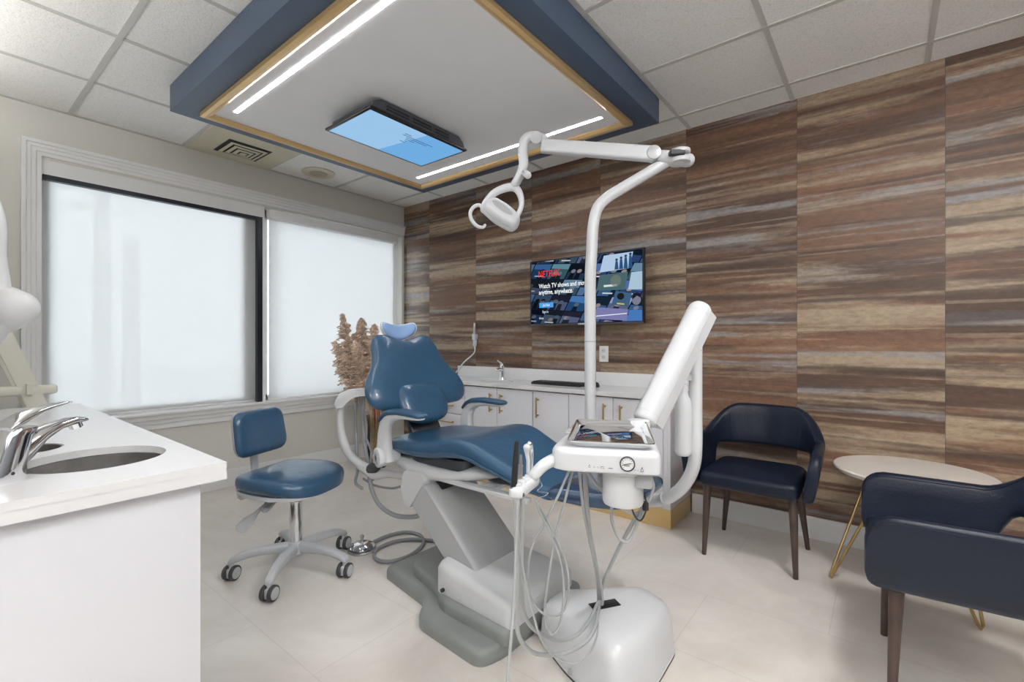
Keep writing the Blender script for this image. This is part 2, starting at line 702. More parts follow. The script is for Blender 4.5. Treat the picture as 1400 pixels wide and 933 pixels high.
# ------------------------------------------------------------------ the room shell
XR, YB = 5.7, -5.3           # far sides of the room behind the camera
struct('floor', B().box((-0.15, YB - .1, -0.12), (XR + .1, 0.12, 0.0)), M['floor'])
struct('wall_right', B().box((-0.15, 0.0, 0.0), (XR + .1, 0.12, H)), M['wood_wall'])
struct('wall_rear', B().box((-0.15, YB - .1, 0), (XR + .1, YB, H)), M['bounce_cut'])
struct('wall_entry', B().box((XR, YB, 0), (XR + .1, 0.0, H)), M['bounce_cut'])
struct('wall_partition', B().box((0.0, -3.62, 0), (2.95, -3.5, H)), M['paint'])
WY0, WY1, WZ0, WZ1 = -2.80, -0.03, 0.645, 2.29       # window opening
wl = B()
wl.box((-0.15, YB, 0), (0, 0.0, WZ0))
wl.box((-0.15, YB, WZ1), (0, 0.0, H))
wl.box((-0.15, YB, WZ0), (0, WY0, WZ1))
wl.box((-0.15, WY1, WZ0), (0, 0.0, WZ1))
struct('wall_left', wl, M['paint'])
ceil = struct('ceiling', B().box((-0.15, YB - .1, H), (XR + .1, 0.12, H + .1)), M['ceil'])
g = B()
for k in range(0, 10):
    x = 0.012 + 0.6065 * k
    g.box((x - .012, YB, H - 0.004), (x + .012, 0, H + .002))
for k in range(0, 9):
    y = -0.22 - 0.612 * k
    g.box((0, y - .012, H - 0.0046), (XR, y + .012, H + .0025))
struct('ceiling_grid', g, M['tbar'], ceil)

# baseboards
struct('baseboard_right', B().box((3.062, -0.014, 0), (XR, 0, 0.128), bev=.003), M['trim'])
struct('baseboard_left', B().box((0, -3.5, 0), (0.014, -0.0, 0.142), bev=.003), M['trim'])

# window: sash, glass, casing, stool moulding
win = struct('window_1', B()
             .box((-0.13, WY0, WZ0), (-0.09, WY1, WZ0 + .05)).box((-0.13, WY0, WZ1 - .08), (-0.09, WY1, WZ1))
             .box((-0.13, WY0, WZ0), (-0.09, WY0 + .055, WZ1)).box((-0.13, WY1 - .05, WZ0), (-0.09, WY1, WZ1))
             .box((-0.13, -1.60, WZ0), (-0.09, -1.40, WZ1)), M['trim'])
struct('window_glass', B().box((-0.116, WY0 + .05, WZ0 + .04), (-0.11, WY1 - .04, WZ1 - .07)), M['glass'], win)
fr = B()
fr.box((-0.045, -2.79, 2.168), (-0.005, -1.50, 2.198))
fr.box((-0.045, -1.518, WZ0), (-0.002, -1.478, 2.198))
struct('window_frame', fr, M['black_frame'], win)
struct('window_jamb', B().box((-0.02, -1.478, WZ0), (0.0, -1.452, 2.2), bev=.002), M['trim'], win)
struct('window_header', B().box((-0.06, WY0, 2.198), (-0.004, -1.46, WZ1)), M['trim'], win)
cas = B()
cprof = [(0.0, 0.0), (0.0, .030), (.020, .030), (.024, .022), (.040, .022), (.045, .017), (.064, .017), (.068, .011), (.090, .011), (.090, 0.0)]
cas.loft([[(t_, -2.885 + q, 0.60) for q, t_ in cprof], [(t_, -2.885 + q, 2.395 - q) for q, t_ in cprof], [(t_, -0.002, 2.395 - q) for q, t_ in cprof]])
struct('trim_1', cas, M['trim'])
sill = B()
sill.box((-0.09, WY0, 0.632), (0.062, -0.002, 0.652), bev=.005)
sill.box((0, WY0 - .02, 0.598), (0.045, -0.002, 0.634), bev=.006)
sill.box((0, WY0 - .02, 0.566), (0.03, -0.002, 0.600), bev=.008)
sill.box((0, WY0 - .02, 0.528), (0.02, -0.002, 0.568), bev=.006)
struct('trim_2', sill, M['trim'])

# ------------------------------------------------------------------ outside, seen dimly through the blinds
struct('ground_outside', B().box((-40, -40, -0.9), (-0.2, 40, -0.8)), M['asphalt'])
for (x, y, h, lab) in ((-7.0, -1.23, 4.6, 'wooden utility pole with a crossarm dimly seen through the left blind'),
                       (-6.0, -1.03, 2.87, 'short post dimly seen through the left blind beside the utility pole')):
    p = thing('utility_pole', lab, 'utility pole', (x, y, -0.8))
    mk('pole_shaft', B().cyl((x, y, -0.8), (x, y, h), 0.14, 0.11), M['pole_wood'], p)
    if h > 4:
        mk('crossarm', B().box((x + .10, y - .45, 3.46), (x + .18, y + .45, 3.54), bev=.01), M['pole_wood'], p)

# ------------------------------------------------------------------ roller blinds
t = thing('roller_blind', 'pale roller blind over the wider left window, edged by a dark bar and post', 'blind', (-0.06, -2.14, 0.65), group='roller blinds')
mk('fabric', B().box((-0.066, -2.79, 0.66), (-0.064, -1.50, 2.19)), M['blind'], t, flat=True)
mk('bottom_bar', B().box((-0.07, -2.785, 0.652), (-0.055, -1.52, 0.668), bev=.004), M['trim'], t)
mk('roller', B().cyl((-0.066, -2.79, 2.225), (-0.066, -1.5, 2.225), .022), M['trim'], t)
t = thing('roller_blind', 'pale roller blind with white cassette over the right window, behind the pampas grass', 'blind', (0.03, -0.8, 0.66), group='roller blinds')
mk('fabric', B().box((0.024, -1.44, 0.672), (0.026, -0.165, 2.19)), M['blind'], t, flat=True)
mk('cassette', B().box((0.0, -1.452, 2.185), (0.075, -0.135, 2.262), bev=.008), M['trim'], t)
mk('bottom_bar', B().box((0.015, -1.44, 0.655), (0.036, -0.165, 0.675), bev=.005), M['trim'], t)

# ------------------------------------------------------------------ ceiling fittings
t = thing('air_vent', 'aged cream ceiling vent panel with square louvres, next to the navy canopy', 'vent', (0.31, -1.74, H))
mk('vent_panel', B().box((0.022, -2.045, H - .010), (0.606, -1.458, H - .004)), M['beige_metal'], t, flat=True)
lv = B()
cx, cy = 0.285, -1.745
for k, s in enumerate((0.126, 0.090, 0.055, 0.022)):
    si = max(s - .020, .002)
    cs_ = [(-1, -1), (1, -1), (1, 1), (-1, 1)]
    z0 = H - .020 - .006 * k
    lv.loft([[(cx + q * r_, cy + w * r_, z) for q, w in cs_] for r_, z in ((s, z0), (si, z0 - .004), (si, z0 - .002), (s, z0 + .002), (s, z0))], cap=False)
mk('louvre', lv, M['beige_metal'], t, flat=True)
mk('duct_opening', B().box((cx - .15, cy - .15, H - .0125), (cx + .15, cy + .15, H - .0105)), M['black'], t, label='black duct opening behind the louvres')
t = thing('ceiling_speaker', 'round cream ceiling speaker grille above the window', 'speaker', (0.271, -1.135, H))
mk('speaker_rim', B().lathe([(.135, 0), (.135, -.006), (.12, -.012), (.075, -.010), (.07, -.008)], (0.271, -1.135, H - .001), n=40), M['beige_metal'], t)
mk('speaker_grille', B().lathe([(.074, -.008), (.070, -.013), (.001, -.015)], (0.271, -1.135, H - .001), n=40), mat('grille_mesh', lin(178, 172, 150), 0.6, bump=.5, bscale=400), t, label='darker grille')
# ceiling canopy
can = thing('ceiling_canopy', 'dropped navy ceiling canopy with gold frame, white panel and light strips', 'ceiling canopy', (1.975, -1.447, H))
X0, X1, Y0, Y1, ZB = 0.92, 3.03, -2.383, -0.52, 2.46
bx = B()
bx.box((X0, Y0, ZB), (X1, Y0 + .20, H - .004)).box((X0, Y1 - .20, ZB), (X1, Y1, H - .004))
bx.box((X0, Y0 + .2, ZB), (X0 + .20, Y1 - .2, H - .004)).box((X1 - .20, Y0 + .2, ZB), (X1, Y1 - .2, H - .004))
mk('fascia', bx, M['soffit_navy'], can, flat=True)
gx0, gx1, gy0, gy1 = 1.03, 2.915, -2.272, -0.635
mk('ceiling_panel', B().box((gx0 + .01, gy0 + .01, ZB - .004), (gx1 - .01, gy1 - .01, ZB + .03)), M['panel_white'], can, flat=True, label='white panel')
gf = B()
prof = [(0, ZB + .0), (0, ZB - .022), (.018, ZB - .026), (.034, ZB - .022), (.05, ZB - .012), (.05, ZB + .0)]
rings = []
for (px_, py_, sx, sy) in ((gx0, gy0, 1, 1), (gx1, gy0, -1, 1), (gx1, gy1, -1, -1), (gx0, gy1, 1, -1), (gx0, gy0, 1, 1)):
    rings.append([(px_ + sx * a, py_ + sy * a, z) for a, z in prof])
gf.loft(rings, cap=False)
mk('gold_frame', gf, M['gold_trim'], can, flat=True, label='gold frame moulding')
for (ya, xa, xb) in ((-2.15, 1.205, 2.78), (-0.807, 1.18, 2.80)):
    mk('light_strip', B().box((xa, ya - .011, ZB - .0055), (xb, ya + .011, ZB - .003), bev=.0006), M['led'], can, label='glowing white light strip')

# ceiling television
t = thing('ceiling_television', 'television mounted face-down on the ceiling canopy showing a light blue screen', 'television', (1.77, -1.46, 2.46))
zs = 2.375
mk('bezel', B().box((1.555, -1.808, zs), (1.995, -1.088, zs + .014), bev=.003), M['tv_black'], t)
bd = B()
sh = [(1.58, 0), (1.985, 0), (1.985, .03), (1.965, .052), (1.61, .052)]
pr = [(-1.795, zs + .012), (-1.785, zs + .045), (-1.735, zs + .072), (-1.155, zs + .072), (-1.115, zs + .045), (-1.10, zs + .012)]
bd.loft([[(1.60, y, z) for y, z in pr], [(1.985, y, z) for y, z in pr]])
mk('back_housing', bd, M['tv_body'], t, label='charcoal housing with vent slots', angle=20)
vs = B()
for y0, y1 in ((-1.70, -1.55), (-1.52, -1.38), (-1.35, -1.24)):
    for z in (.028, .046):
        vs.box((1.984, y0, zs + z), (1.9875, y1, zs + z + .009))
mk('vent_slot', vs, M['black'], t)
M['blue_screen'] = emis('light_blue_screen', lin(156, 198, 234), 0.9)
scr = B()
scr.quad([(1.572, -1.793, zs - .0008), (1.572, -1.103, zs - .0008), (1.972, -1.103, zs - .0008), (1.972, -1.793, zs - .0008)], 0)
M['blue_screen_deep'] = emis('deeper_blue_screen', lin(112, 172, 224), 0.92)
M['screen_text'] = emis('screen_text_blue', lin(70, 110, 160), 0.8)
scr.quad([(1.572, -1.46, zs - .001), (1.572, -1.103, zs - .001), (1.972, -1.103, zs - .001), (1.972, -1.40, zs - .001)], 2)
for (x, y0, y1) in ((1.89, -1.50, -1.45), (1.87, -1.50, -1.27), (1.85, -1.46, -1.30), (1.83, -1.45, -1.38), (1.81, -1.44, -1.42), (1.79, -1.46, -1.42)):
    scr.quad([(x - .004, y0, zs - .0012), (x - .004, y1, zs - .0012), (x + .003, y1, zs - .0012), (x + .003, y0, zs - .0012)], 1)
mk('screen', scr, [M['blue_screen'], M['screen_text'], M['blue_screen_deep']], t, flat=True, label='lit light blue screen with lines of small text')
mk('ceiling_mount', B().box((1.70, -1.55, zs + .07), (1.86, -1.37, 2.458), bev=.004), M['black'], t)

# ceiling lights out of view; the one behind the partition is an added fill
for i, (x, y, w, lab) in enumerate(((4.15, -4.05, KEY_W, 'recessed square ceiling light just behind the camera, over the passage'),
                                    (4.5, -1.75, FILL_W, 'recessed square ceiling light on the right, above the armchairs'),
                                    (1.6, -4.5, FILL_W, 'added unseen square fill light in the ceiling behind the partition'))):
    t = thing('ceiling_light', lab, 'ceiling light', (x, y, H), group='recessed ceiling lights')
    s = 0.22
    mk('light_frame', B().box((x - s - .03, y - s - .03, H - .012), (x + s + .03, y + s + .03, H - .005), bev=.002), M['tbar'], t)
    mk('diffuser', B().box((x - s, y - s, H - .016), (x + s, y + s, H - .010)), M['lamp_glow'], t, flat=True)
    ld = bpy.data.lights.new('troffer_lamp', 'AREA')
    ld.shape = 'SQUARE'
    ld.size = 0.30
    ld.energy = w
    ld.color = (1.0, 0.985, 0.965)
    lo = bpy.data.objects.new('troffer_lamp', ld)
    COL.objects.link(lo)
    lo.parent = t
    lo.location = (0, 0, -0.022)

for cw, (lo, hi, lab) in zip(ADDED_UP_W, (((0.3, -3.49, 2.16), (2.9, -3.36, 2.24), 'added unseen uplight along the partition, left of the camera'),
                      ((5.56, -4.6, 2.16), (5.69, -1.7, 2.24), 'added unseen uplight along the entry wall, right of the frame'),
                      ((0.5, -5.29, 2.16), (5.2, -5.16, 2.24), 'added unseen uplight along the rear wall behind the camera'))):
    t = thing('added_uplight', lab, 'added light', ((lo[0] + hi[0]) / 2, (lo[1] + hi[1]) / 2, lo[2]), group='added uplights')  # fixture added out of view only to brighten the ceiling
    mk('trough', B().box(lo, hi, bev=.006), M['trim'], t)
    mk('diffuser', B().box((lo[0] + .02, lo[1] + .02, hi[2] - .001), (hi[0] - .02, hi[1] - .02, hi[2] + .004)), M['lamp_glow'], t, flat=True)
    ld = bpy.data.lights.new('added_uplight_lamp', 'AREA')
    ld.shape = 'RECTANGLE'
    ld.size = hi[0] - lo[0] - .05
    ld.size_y = hi[1] - lo[1] - .04
    ld.energy = cw
    ld.color = (1.0, 0.985, 0.97)
    lo_ = bpy.data.objects.new('added_uplight_lamp', ld)
    COL.objects.link(lo_)
    lo_.parent = t
    lo_.location = (0, 0, .09)
    lo_.rotation_euler = (PI, 0, 0)

# ------------------------------------------------------------------ back counter run along the wood wall
CF = -0.395          # cabinet face
CT = 0.822           # worktop
GAP = .0025


def handle(parent, c, length, vertical=True):
    b = B()
    c = Vector(c)
    d = Vector((0, 0, 1)) if vertical else Vector((1, 0, 0))
    out = Vector((0, -0.03, 0))
    for s in (-1, 1):
        q = c + d * s * (length / 2 - .012)
        b.box(q - Vector((.0055, .028, .0055)), q + Vector((.0055, 0, .0055)), bev=.001)
    lo = c + out - d * length / 2 - Vector((.0055, .0045, .0055))
    hi = c + out + d * length / 2 + Vector((.0055, .0045, .0055))
    b.box(lo, hi, bev=.002)
    return mk('handle', b, M['gold'], parent, label='brushed gold bar handle')


def cabinet(x0, x1, label, doors=(), drawers=(), end=False):
    t = thing('base_cabinet', label, 'cabinet', ((x0 + x1) / 2, -0.2, 0.116), group='base cabinets under the back worktop')
    zt = CT - .032
    mk('body', B().box((x0 + .001, CF + .018, 0.118), (x0 + .018, -0.004, zt)).box((x1 - .018, CF + .018, 0.118), (x1 - .001, -0.004, zt))
       .box((x0 + .018, CF + .018, 0.118), (x1 - .018, -0.004, .136)).box((x0 + .018, -0.016, 0.136), (x1 - .018, -0.004, zt)), M['white_gloss'], t, flat=True)
    for (a, b_, hx) in doors:
        d = mk('door', B().box((a + GAP, CF, 0.120), (b_ - GAP, CF + .0175, CT - .04), bev=.0015), M['white_gloss'], t)
        if hx is not None:
            handle(d, (hx, CF, 0.665), 0.14)
    for (z0, z1) in drawers:
        d = mk('drawer', B().box((x0 + GAP, CF, z0 + GAP), (x1 - GAP, CF + .0175, z1 - GAP), bev=.0015), M['white_gloss'], t)
        handle(d, ((x0 + x1) / 2 + .02, CF, (z0 + z1) / 2 + .005), 0.15, False)
    if end:
        mk('end_panel', B().box((x1 - .001, CF, 0.118), (x1 + .018, -0.004, CT - .032)).box((x1 - .026, CF - .002, .118), (x1 - .001, CF + .012, CT - .032), bev=.001), M['white_gloss'], t, flat=True)


cabinet(0.86, 1.298, 'white drawer cabinet at the left end of the worktop, partly behind the dental chair backrest', drawers=((.118, .38), (.38, .53), (.53, .665), (.665, .785)))
cabinet(1.300, 2.008, 'white two-door cabinet under the small sink, handles meeting at its middle', doors=((1.300, 1.655, 1.60), (1.655, 2.008, 1.71)))
cabinet(2.010, 2.323, 'narrow white single-door cabinet under the left end of the keyboard', doors=((2.010, 2.323, 2.062),))
cabinet(2.325, 3.036, 'white two-door cabinet at the right end, behind the lamp pole and tray', doors=((2.325, 2.668, 2.612), (2.668, 3.010, 2.732)), end=True)
tag(mk('toe_kick', B().box((0.86, CF - .001, 0.0), (3.056, -0.015, 0.116), bev=.001), M['brass_kick'], flat=True), 'polished gold toe kick running along the bottom of the back cabinets', 'toe kick')
# worktop with sink hole
SKX, SKY_, SKR = 1.50, -0.205, 0.105
ct = thing('worktop', 'white quartz worktop with backsplash along the wood wall', 'worktop', (1.95, -0.2, CT))


def slab_with_holes(x0, x1, y0, y1, z0, z1, holes, n=40):
    b = B()
    bm = b.bm
    for z, flip in ((z1, False), (z0, True)):
        vs = [bm.verts.new(p) for p in ((x0, y0, z), (x1, y0, z), (x1, y1, z), (x0, y1, z))]
        es = [bm.edges.new((vs[i], vs[(i + 1) % 4])) for i in range(4)]
        for (hx, hy, rx, ry) in holes:
            hv = [bm.verts.new((hx + rx * math.cos(2 * PI * i / n), hy + ry * math.sin(2 * PI * i / n), z)) for i in range(n)]
            es += [bm.edges.new((hv[i], hv[(i + 1) % n])) for i in range(n)]
        bmesh.ops.triangle_fill(bm, use_beauty=True, use_dissolve=False, edges=es)
    for (hx, hy, rx, ry) in holes:
        ring = [(hx + rx * math.cos(2 * PI * i / n), hy + ry * math.sin(2 * PI * i / n)) for i in range(n)]
        b.loft([[(x, y, z0) for x, y in ring], [(x, y, z1) for x, y in ring]], cap=False)
    b.loft([[(x0, y0, z0), (x1, y0, z0), (x1, y1, z0), (x0, y1, z0)], [(x0, y0, z1), (x1, y0, z1), (x1, y1, z1), (x0, y1, z1)]], cap=False)
    bmesh.ops.recalc_face_normals(bm, faces=bm.faces[:])
    return b


mk('slab', slab_with_holes(0.84, 3.075, CF - .022, -0.001, CT - .016, CT, [(SKX, SKY_, .16, SKR)]), M['quartz'], ct, flat=True)
mk('edge_apron', B().box((.84, CF - .022, CT - .03), (3.075, CF - .002, CT - .0155)).box((3.056, CF - .002, CT - .03), (3.075, -.001, CT - .0155)), M['quartz'], ct, flat=True)
mk('backsplash', B().box((0.84, -0.022, CT), (3.075, -0.001, 0.922), bev=.002), M['quartz'], ct)


def bowl(t, x, y, rx, ry, z, depth, n=40):
    rings = []
    for s, dz in ((1.03, -.001), (1.0, -.004), (.985, -depth * .6), (.95, -depth * .85), (.8, -depth), (.1, -depth - .004), (.01, -depth - .004)):
        rings.append([(x + rx * s * math.cos(2 * PI * i / n), y + ry * s * math.sin(2 * PI * i / n), z + dz) for i in range(n)])
    b = B().loft(rings, cap=False)
    mk('basin', b, M['steel'], t)
    mk('drain', B().lathe([(.022, 0), (.02, .004), (.001, .003)], (x, y, z - depth - .003), n=20), M['chrome'], t)


t = thing('sink', 'small oval steel sink set in the back worktop', 'sink', (SKX, SKY_, CT - .1))
bowl(t, SKX, SKY_, .16, SKR, CT - .015, .06)
t = thing('faucet', 'small chrome faucet standing behind the back sink', 'faucet', (1.45, -0.085, CT))
fx, fy = 1.455, -0.085
mk('body', B().lathe([(.027, 0), (.024, .01), (.021, .03), (.020, .12), (.021, .13), (.018, .135)], (fx, fy, CT), n=24), M['chrome'], t)
mk('spout', B().tube([(fx, fy, CT + .08), (fx + .01, fy - .05, CT + .095), (fx + .02, fy - .10, CT + .09)], [.016, .014, .011], n=12), M['chrome'], t)
mk('lever', B().tube([(fx, fy, CT + .135), (fx + .005, fy - .03, CT + .155), (fx + .01, fy - .07, CT + .168)], [.017, .014, .007], n=12), M['chrome'], t)

# keyboard and mouse
kb = thing('keyboard', 'black computer keyboard lying on the back worktop', 'keyboard', (2.12, -0.19, CT), 0)
KX0, KX1, KY0, KY1 = 1.895, 2.345, -0.265, -0.125
mk('case', B().prism(rounded([(KX0, KY0), (KX1, KY0), (KX1, KY1), (KX0, KY1)], .012), CT, CT + .016, bev=.004), M['black'], kb)
ky = B()
for r in range(5):
    y = KY0 + .012 + r * .024
    for c_ in range(17):
        x = KX0 + .012 + c_ * .0252
        if r == 0 and 4 <= c_ <= 8:
            continue
        ky.box((x, y, CT + .015), (x + .021, y + .019, CT + .024), bev=.002, seg=1)
ky.box((KX0 + .012 + 4 * .0252, KY0 + .012, CT + .015), (KX0 + .012 + 8.85 * .0252, KY0 + .031, CT + .024), bev=.002, seg=1)
o = mk('keys', ky, M['keycap'], kb)
mo = thing('mouse', 'black computer mouse lying right of the keyboard', 'mouse', (2.42, -0.19, CT))
rg = []
for s, z in ((1, 0), (1.03, .008), (.95, .022), (.7, .033), (.3, .037), (.01, .0375)):
    rg.append([(2.42 + .032 * s * math.cos(a), -0.19 + .052 * s * math.sin(a), CT + z) for a in [2 * PI * i / 28 for i in range(28)]])
mk('shell', B().loft(rg), M['black'], mo)
mk('scroll_wheel', B().cyl((2.414, -.225, CT + .030), (2.426, -.225, CT + .030), .008), M['keycap'], mo)

# wall sockets and plugged charger
t = thing('wall_outlet', 'white wall outlet beside the lamp pole, below the television', 'outlet', (2.405, 0, 1.06))
mk('cover_plate', B().box((2.362, -0.008, 1.00), (2.438, -0.0005, 1.122), bev=.003), M['trim'], t)
sk = B()
for z in (1.035, 1.085):
    sk.cyl((2.40, -.0105, z), (2.40, -.006, z), .017, n=20)
mk('receptacle', sk, M['plastic'], t)
for z in (1.035, 1.085):
    mk('socket_slot', B().box((2.392, -.0112, z - .004), (2.394, -.010, z + .008)), M['black'], t)
    mk('socket_slot', B().box((2.405, -.0112, z - .004), (2.407, -.010, z + .006)), M['black'], t)
t = thing('plug_adapter', 'small white adapter with a steel tip and cable plugged into the wood wall', 'adapter', (1.07, -0.02, 1.17))
mk('adapter_body', B().box((1.052, -0.045, 1.17), (1.092, -0.001, 1.225), bev=.005).box((1.058, -.04, 1.11), (1.084, -.008, 1.17), bev=.006), M['plastic'], t)
mk('steel_tip', B().cyl((1.068, -.025, 1.225), (1.068, -.025, 1.33), .010, bev=.003).cyl((1.068, -.025, 1.225), (1.068, -.025, 1.245), .014), M['steel'], t)
mk('cable', B().tube([(1.071, -.025, 1.11), (1.07, -.027, 1.06), (1.03, -.03, 1.02), (0.95, -.035, .965), (0.88, -.035, .90), (.80, -.03, .80), (.78, -.03, .55)], .006, n=8), M['trim'], t)

# ------------------------------------------------------------------ wall television
TX0, TX1, TZ0, TZ1, TY = 1.806, 2.782, 1.283, 1.811, -0.15
tv = thing('television', 'black wall television showing a streaming service menu, behind the lamp pole', 'television', (2.29, 0, 1.55))
mk('bezel', B().box((TX0, TY, TZ0), (TX1, TY + .03, TZ1), bev=.003), M['tv_black'], tv)
mk('back_housing', B().box((TX0 + .12, TY + .029, TZ0 + .04), (TX1 - .12, TY + .07, TZ1 - .14), bev=.012), M['tv_black'], tv)
mk('wall_mount', B().box((2.19, TY + .068, 1.45), (2.39, -0.001, 1.65), bev=.004), M['black'], tv)
mk('chin_strip', B().box((TX0 + .002, TY - .0015, TZ0 + .001), (TX1 - .002, TY + .002, TZ0 + .012), bev=.0006), M['tv_body'], tv)
mk('logo_badge', B().box((2.26, TY - .003, TZ0 + .001), (2.33, TY, TZ0 + .013)), M['silver'], tv)
SX0, SX1, SZ0, SZ1 = TX0 + .012, TX1 - .012, TZ0 + .017, TZ1 - .012
pal = {}
scol = []


def sc(rgb, k=0.85):
    key = (rgb, k)
    if key not in pal:
        pal[key] = len(scol)
        scol.append(emis('screen_colour', lin(*rgb), k))
    return pal[key]


def clip(poly):
    for ax, lim, sg in ((0, 0.0, 1), (0, 1.0, -1), (1, 0.0, 1), (1, 1.0, -1)):
        out = []
        for i in range(len(poly)):
            a, b_ = poly[i - 1], poly[i]
            ia, ib = (a[ax] - lim) * sg >= 0, (b_[ax] - lim) * sg >= 0
            if ia != ib:
                tt = (lim - a[ax]) / (b_[ax] - a[ax])
                out.append((a[0] + (b_[0] - a[0]) * tt, a[1] + (b_[1] - a[1]) * tt))
            if ib:
                out.append(b_)
        poly = out
        if len(poly) < 3:
            return None
    return poly


sb = B()
lay = [0]


def sp(poly, rgb, k=0.85, lev=1):
    q = clip(poly)
    if q:
        sb.quad([(SX0 + u * (SX1 - SX0), TY - .0004 - lev * .0002, SZ1 - v * (SZ1 - SZ0)) for u, v in q][::-1], sc(rgb, k))


sp([(0, 0), (1, 0), (1, 1), (0, 1)], (20, 26, 38), .85, 0)
rnd = random.Random(3)
base = [(40, 62, 100), (52, 84, 124), (58, 80, 96), (70, 88, 108), (62, 72, 100), (34, 52, 72), (78, 104, 140), (60, 92, 104), (84, 92, 124), (36, 70, 110)]
SHR = -0.16          # poster sides lean
for r in range(-2, 6):
    for c_ in range(-1, 7):
        u0 = -0.02 + c_ * .178 + (r % 2) * .07
        v0 = -0.22 + r * .245
        w, h_ = .168, .222

        def T(a, b_):
            u = u0 + a * w - b_ * h_ * .30
            v = v0 + b_ * h_ + (u0 + a * w) * .17
            return (u, v)
        fade = 0.45 + 0.6 * min(1, max(0, (u0 + .1) / .6))
        col = base[rnd.randrange(len(base))]
        kk = .95 * fade
        sp([T(0, 0), T(1, 0), T(1, 1), T(0, 1)], col, round(kk, 2), 1)
        # sky / ground bands, a plain figure and a title bar
        lt = tuple(min(255, int(x * 1.5 + 20)) for x in col)
        dk = tuple(int(x * .45) for x in col)
        s = rnd.uniform(.35, .65)
        sp([T(0, 0), T(1, 0), T(1, s), T(0, s * .8)], lt if rnd.random() < .5 else dk, round(kk * .85, 2), 2)
        for q in range(rnd.randint(1, 3)):
            fx_ = rnd.uniform(.2, .8)
            hh = rnd.uniform(.35, .6)
            fig = [(fx_ + .13 * math.cos(a), 1 - hh + .13 * math.sin(a)) for a in [2 * PI * i / 10 for i in range(10)]]
            sp([T(*p) for p in fig], rnd.choice(((150, 140, 140), (90, 110, 130), (24, 30, 44), (120, 128, 150))), round(kk * .8, 2), 3)
            sp([T(fx_ - .15, 1), T(fx_ - .1, 1 - hh + .12), T(fx_ + .1, 1 - hh + .12), T(fx_ + .15, 1)], dk, round(kk * .9, 2), 3)
        if rnd.random() < .6:
            a0 = rnd.uniform(.1, .3)
            sp([T(a0, .78), T(a0 + .5, .78), T(a0 + .5, .86), T(a0, .86)], (214, 220, 228), round(kk * .8, 2), 4)
# brighter tiles as on the right of the picture
for (uv, cc) in (([(.69, .03), (.93, .02), (.90, .25), (.655, .27)], (176, 200, 226)), ([(.655, .31), (.89, .30), (.865, .55), (.63, .53)], (74, 104, 108)),
                 ([(.915, .31), (1, .31), (1, .56), (.89, .55)], (170, 196, 214)), ([(.63, .78), (.89, .83), (.88, .99), (.60, .95)], (122, 124, 172)),
                 ([(.90, .84), (1, .85), (1, .99), (.885, .985)], (70, 120, 184)), ([(.79, .56), (.92, .60), (.895, .80), (.755, .75)], (64, 96, 128))):
    sp(uv, cc, .9, 5)
for i in range(4):
    u = .78 + i * .037
    sp([(u, .25), (u + .008, .13 - i * .02), (u + .026, .13 - i * .02), (u + .034, .25)], (46, 84, 128), .85, 6)
    sp([(u + .017 + .011 * math.cos(a), .11 - i * .02 + .02 * math.sin(a)) for a in [2 * PI * j / 10 for j in range(10)]], (46, 70, 100), .85, 6)
sp([(.69, .46), (.80, .46), (.80, .49), (.69, .49)], (226, 232, 236), .8, 6)
sp([(.79 + .045 * math.cos(a), .41 + .085 * math.sin(a)) for a in [2 * PI * j / 14 for j in range(14)]], (110, 124, 120), .8, 6)
sp([(.955 + .035 * math.cos(a), .70 + .075 * math.sin(a)) for a in [2 * PI * j / 14 for j in range(14)]], (128, 132, 150), .8, 6)
sp([(.92, .70), (.93, .62), (.96, .60), (.99, .63), (.99, .68), (.96, .645)], (28, 30, 42), .85, 7)
sp([(.80, .73), (.86, .745), (.86, .765), (.80, .75)], (230, 190, 80), .8, 7)
sp([(.83 + .03 * math.cos(a), .64 + .05 * math.sin(a)) for a in [2 * PI * j / 12 for j in range(12)]], (30, 34, 40), .85, 7)
sp([(.085, .665), (.228, .665), (.228, .745), (.085, .745)], (76, 158, 226), .95, 6)
sp([(.62, .905), (.88, .882), (.88, .894), (.62, .918)], (236, 240, 244), .85, 8)
FW, FH = SX1 - SX0, SZ1 - SZ0


def st(s, u, v, size, width, rgb, bold=0.0, k=.95):
    m = frame((SX0 + u * FW, TY - .0026, SZ1 - v * FH), (1, 0, 0), (0, 0, 1), (0, -1, 0))
    text_mesh(sb, s, size, m, sc(rgb, k), width * FW, bold)


st('NETFLIX', .075, .255, .075, .21, (236, 60, 60), .0)
st('Watch TV shows and movies', .082, .43, .05, .50, (244, 246, 248), .0008)
st('anytime, anywhere.', .082, .53, .05, .335, (244, 246, 248), .0008)
st('Join Now', .122, .722, .028, .072, (240, 246, 250), .0002)
st('Sign In', .118, .83, .028, .06, (225, 230, 236), .0002)
st('Home', .085, .93, .026, .044, (225, 230, 236), .0002)
mk('screen', sb, scol, tv, flat=True, label='lit screen with a red title, white words and rows of small pictures')

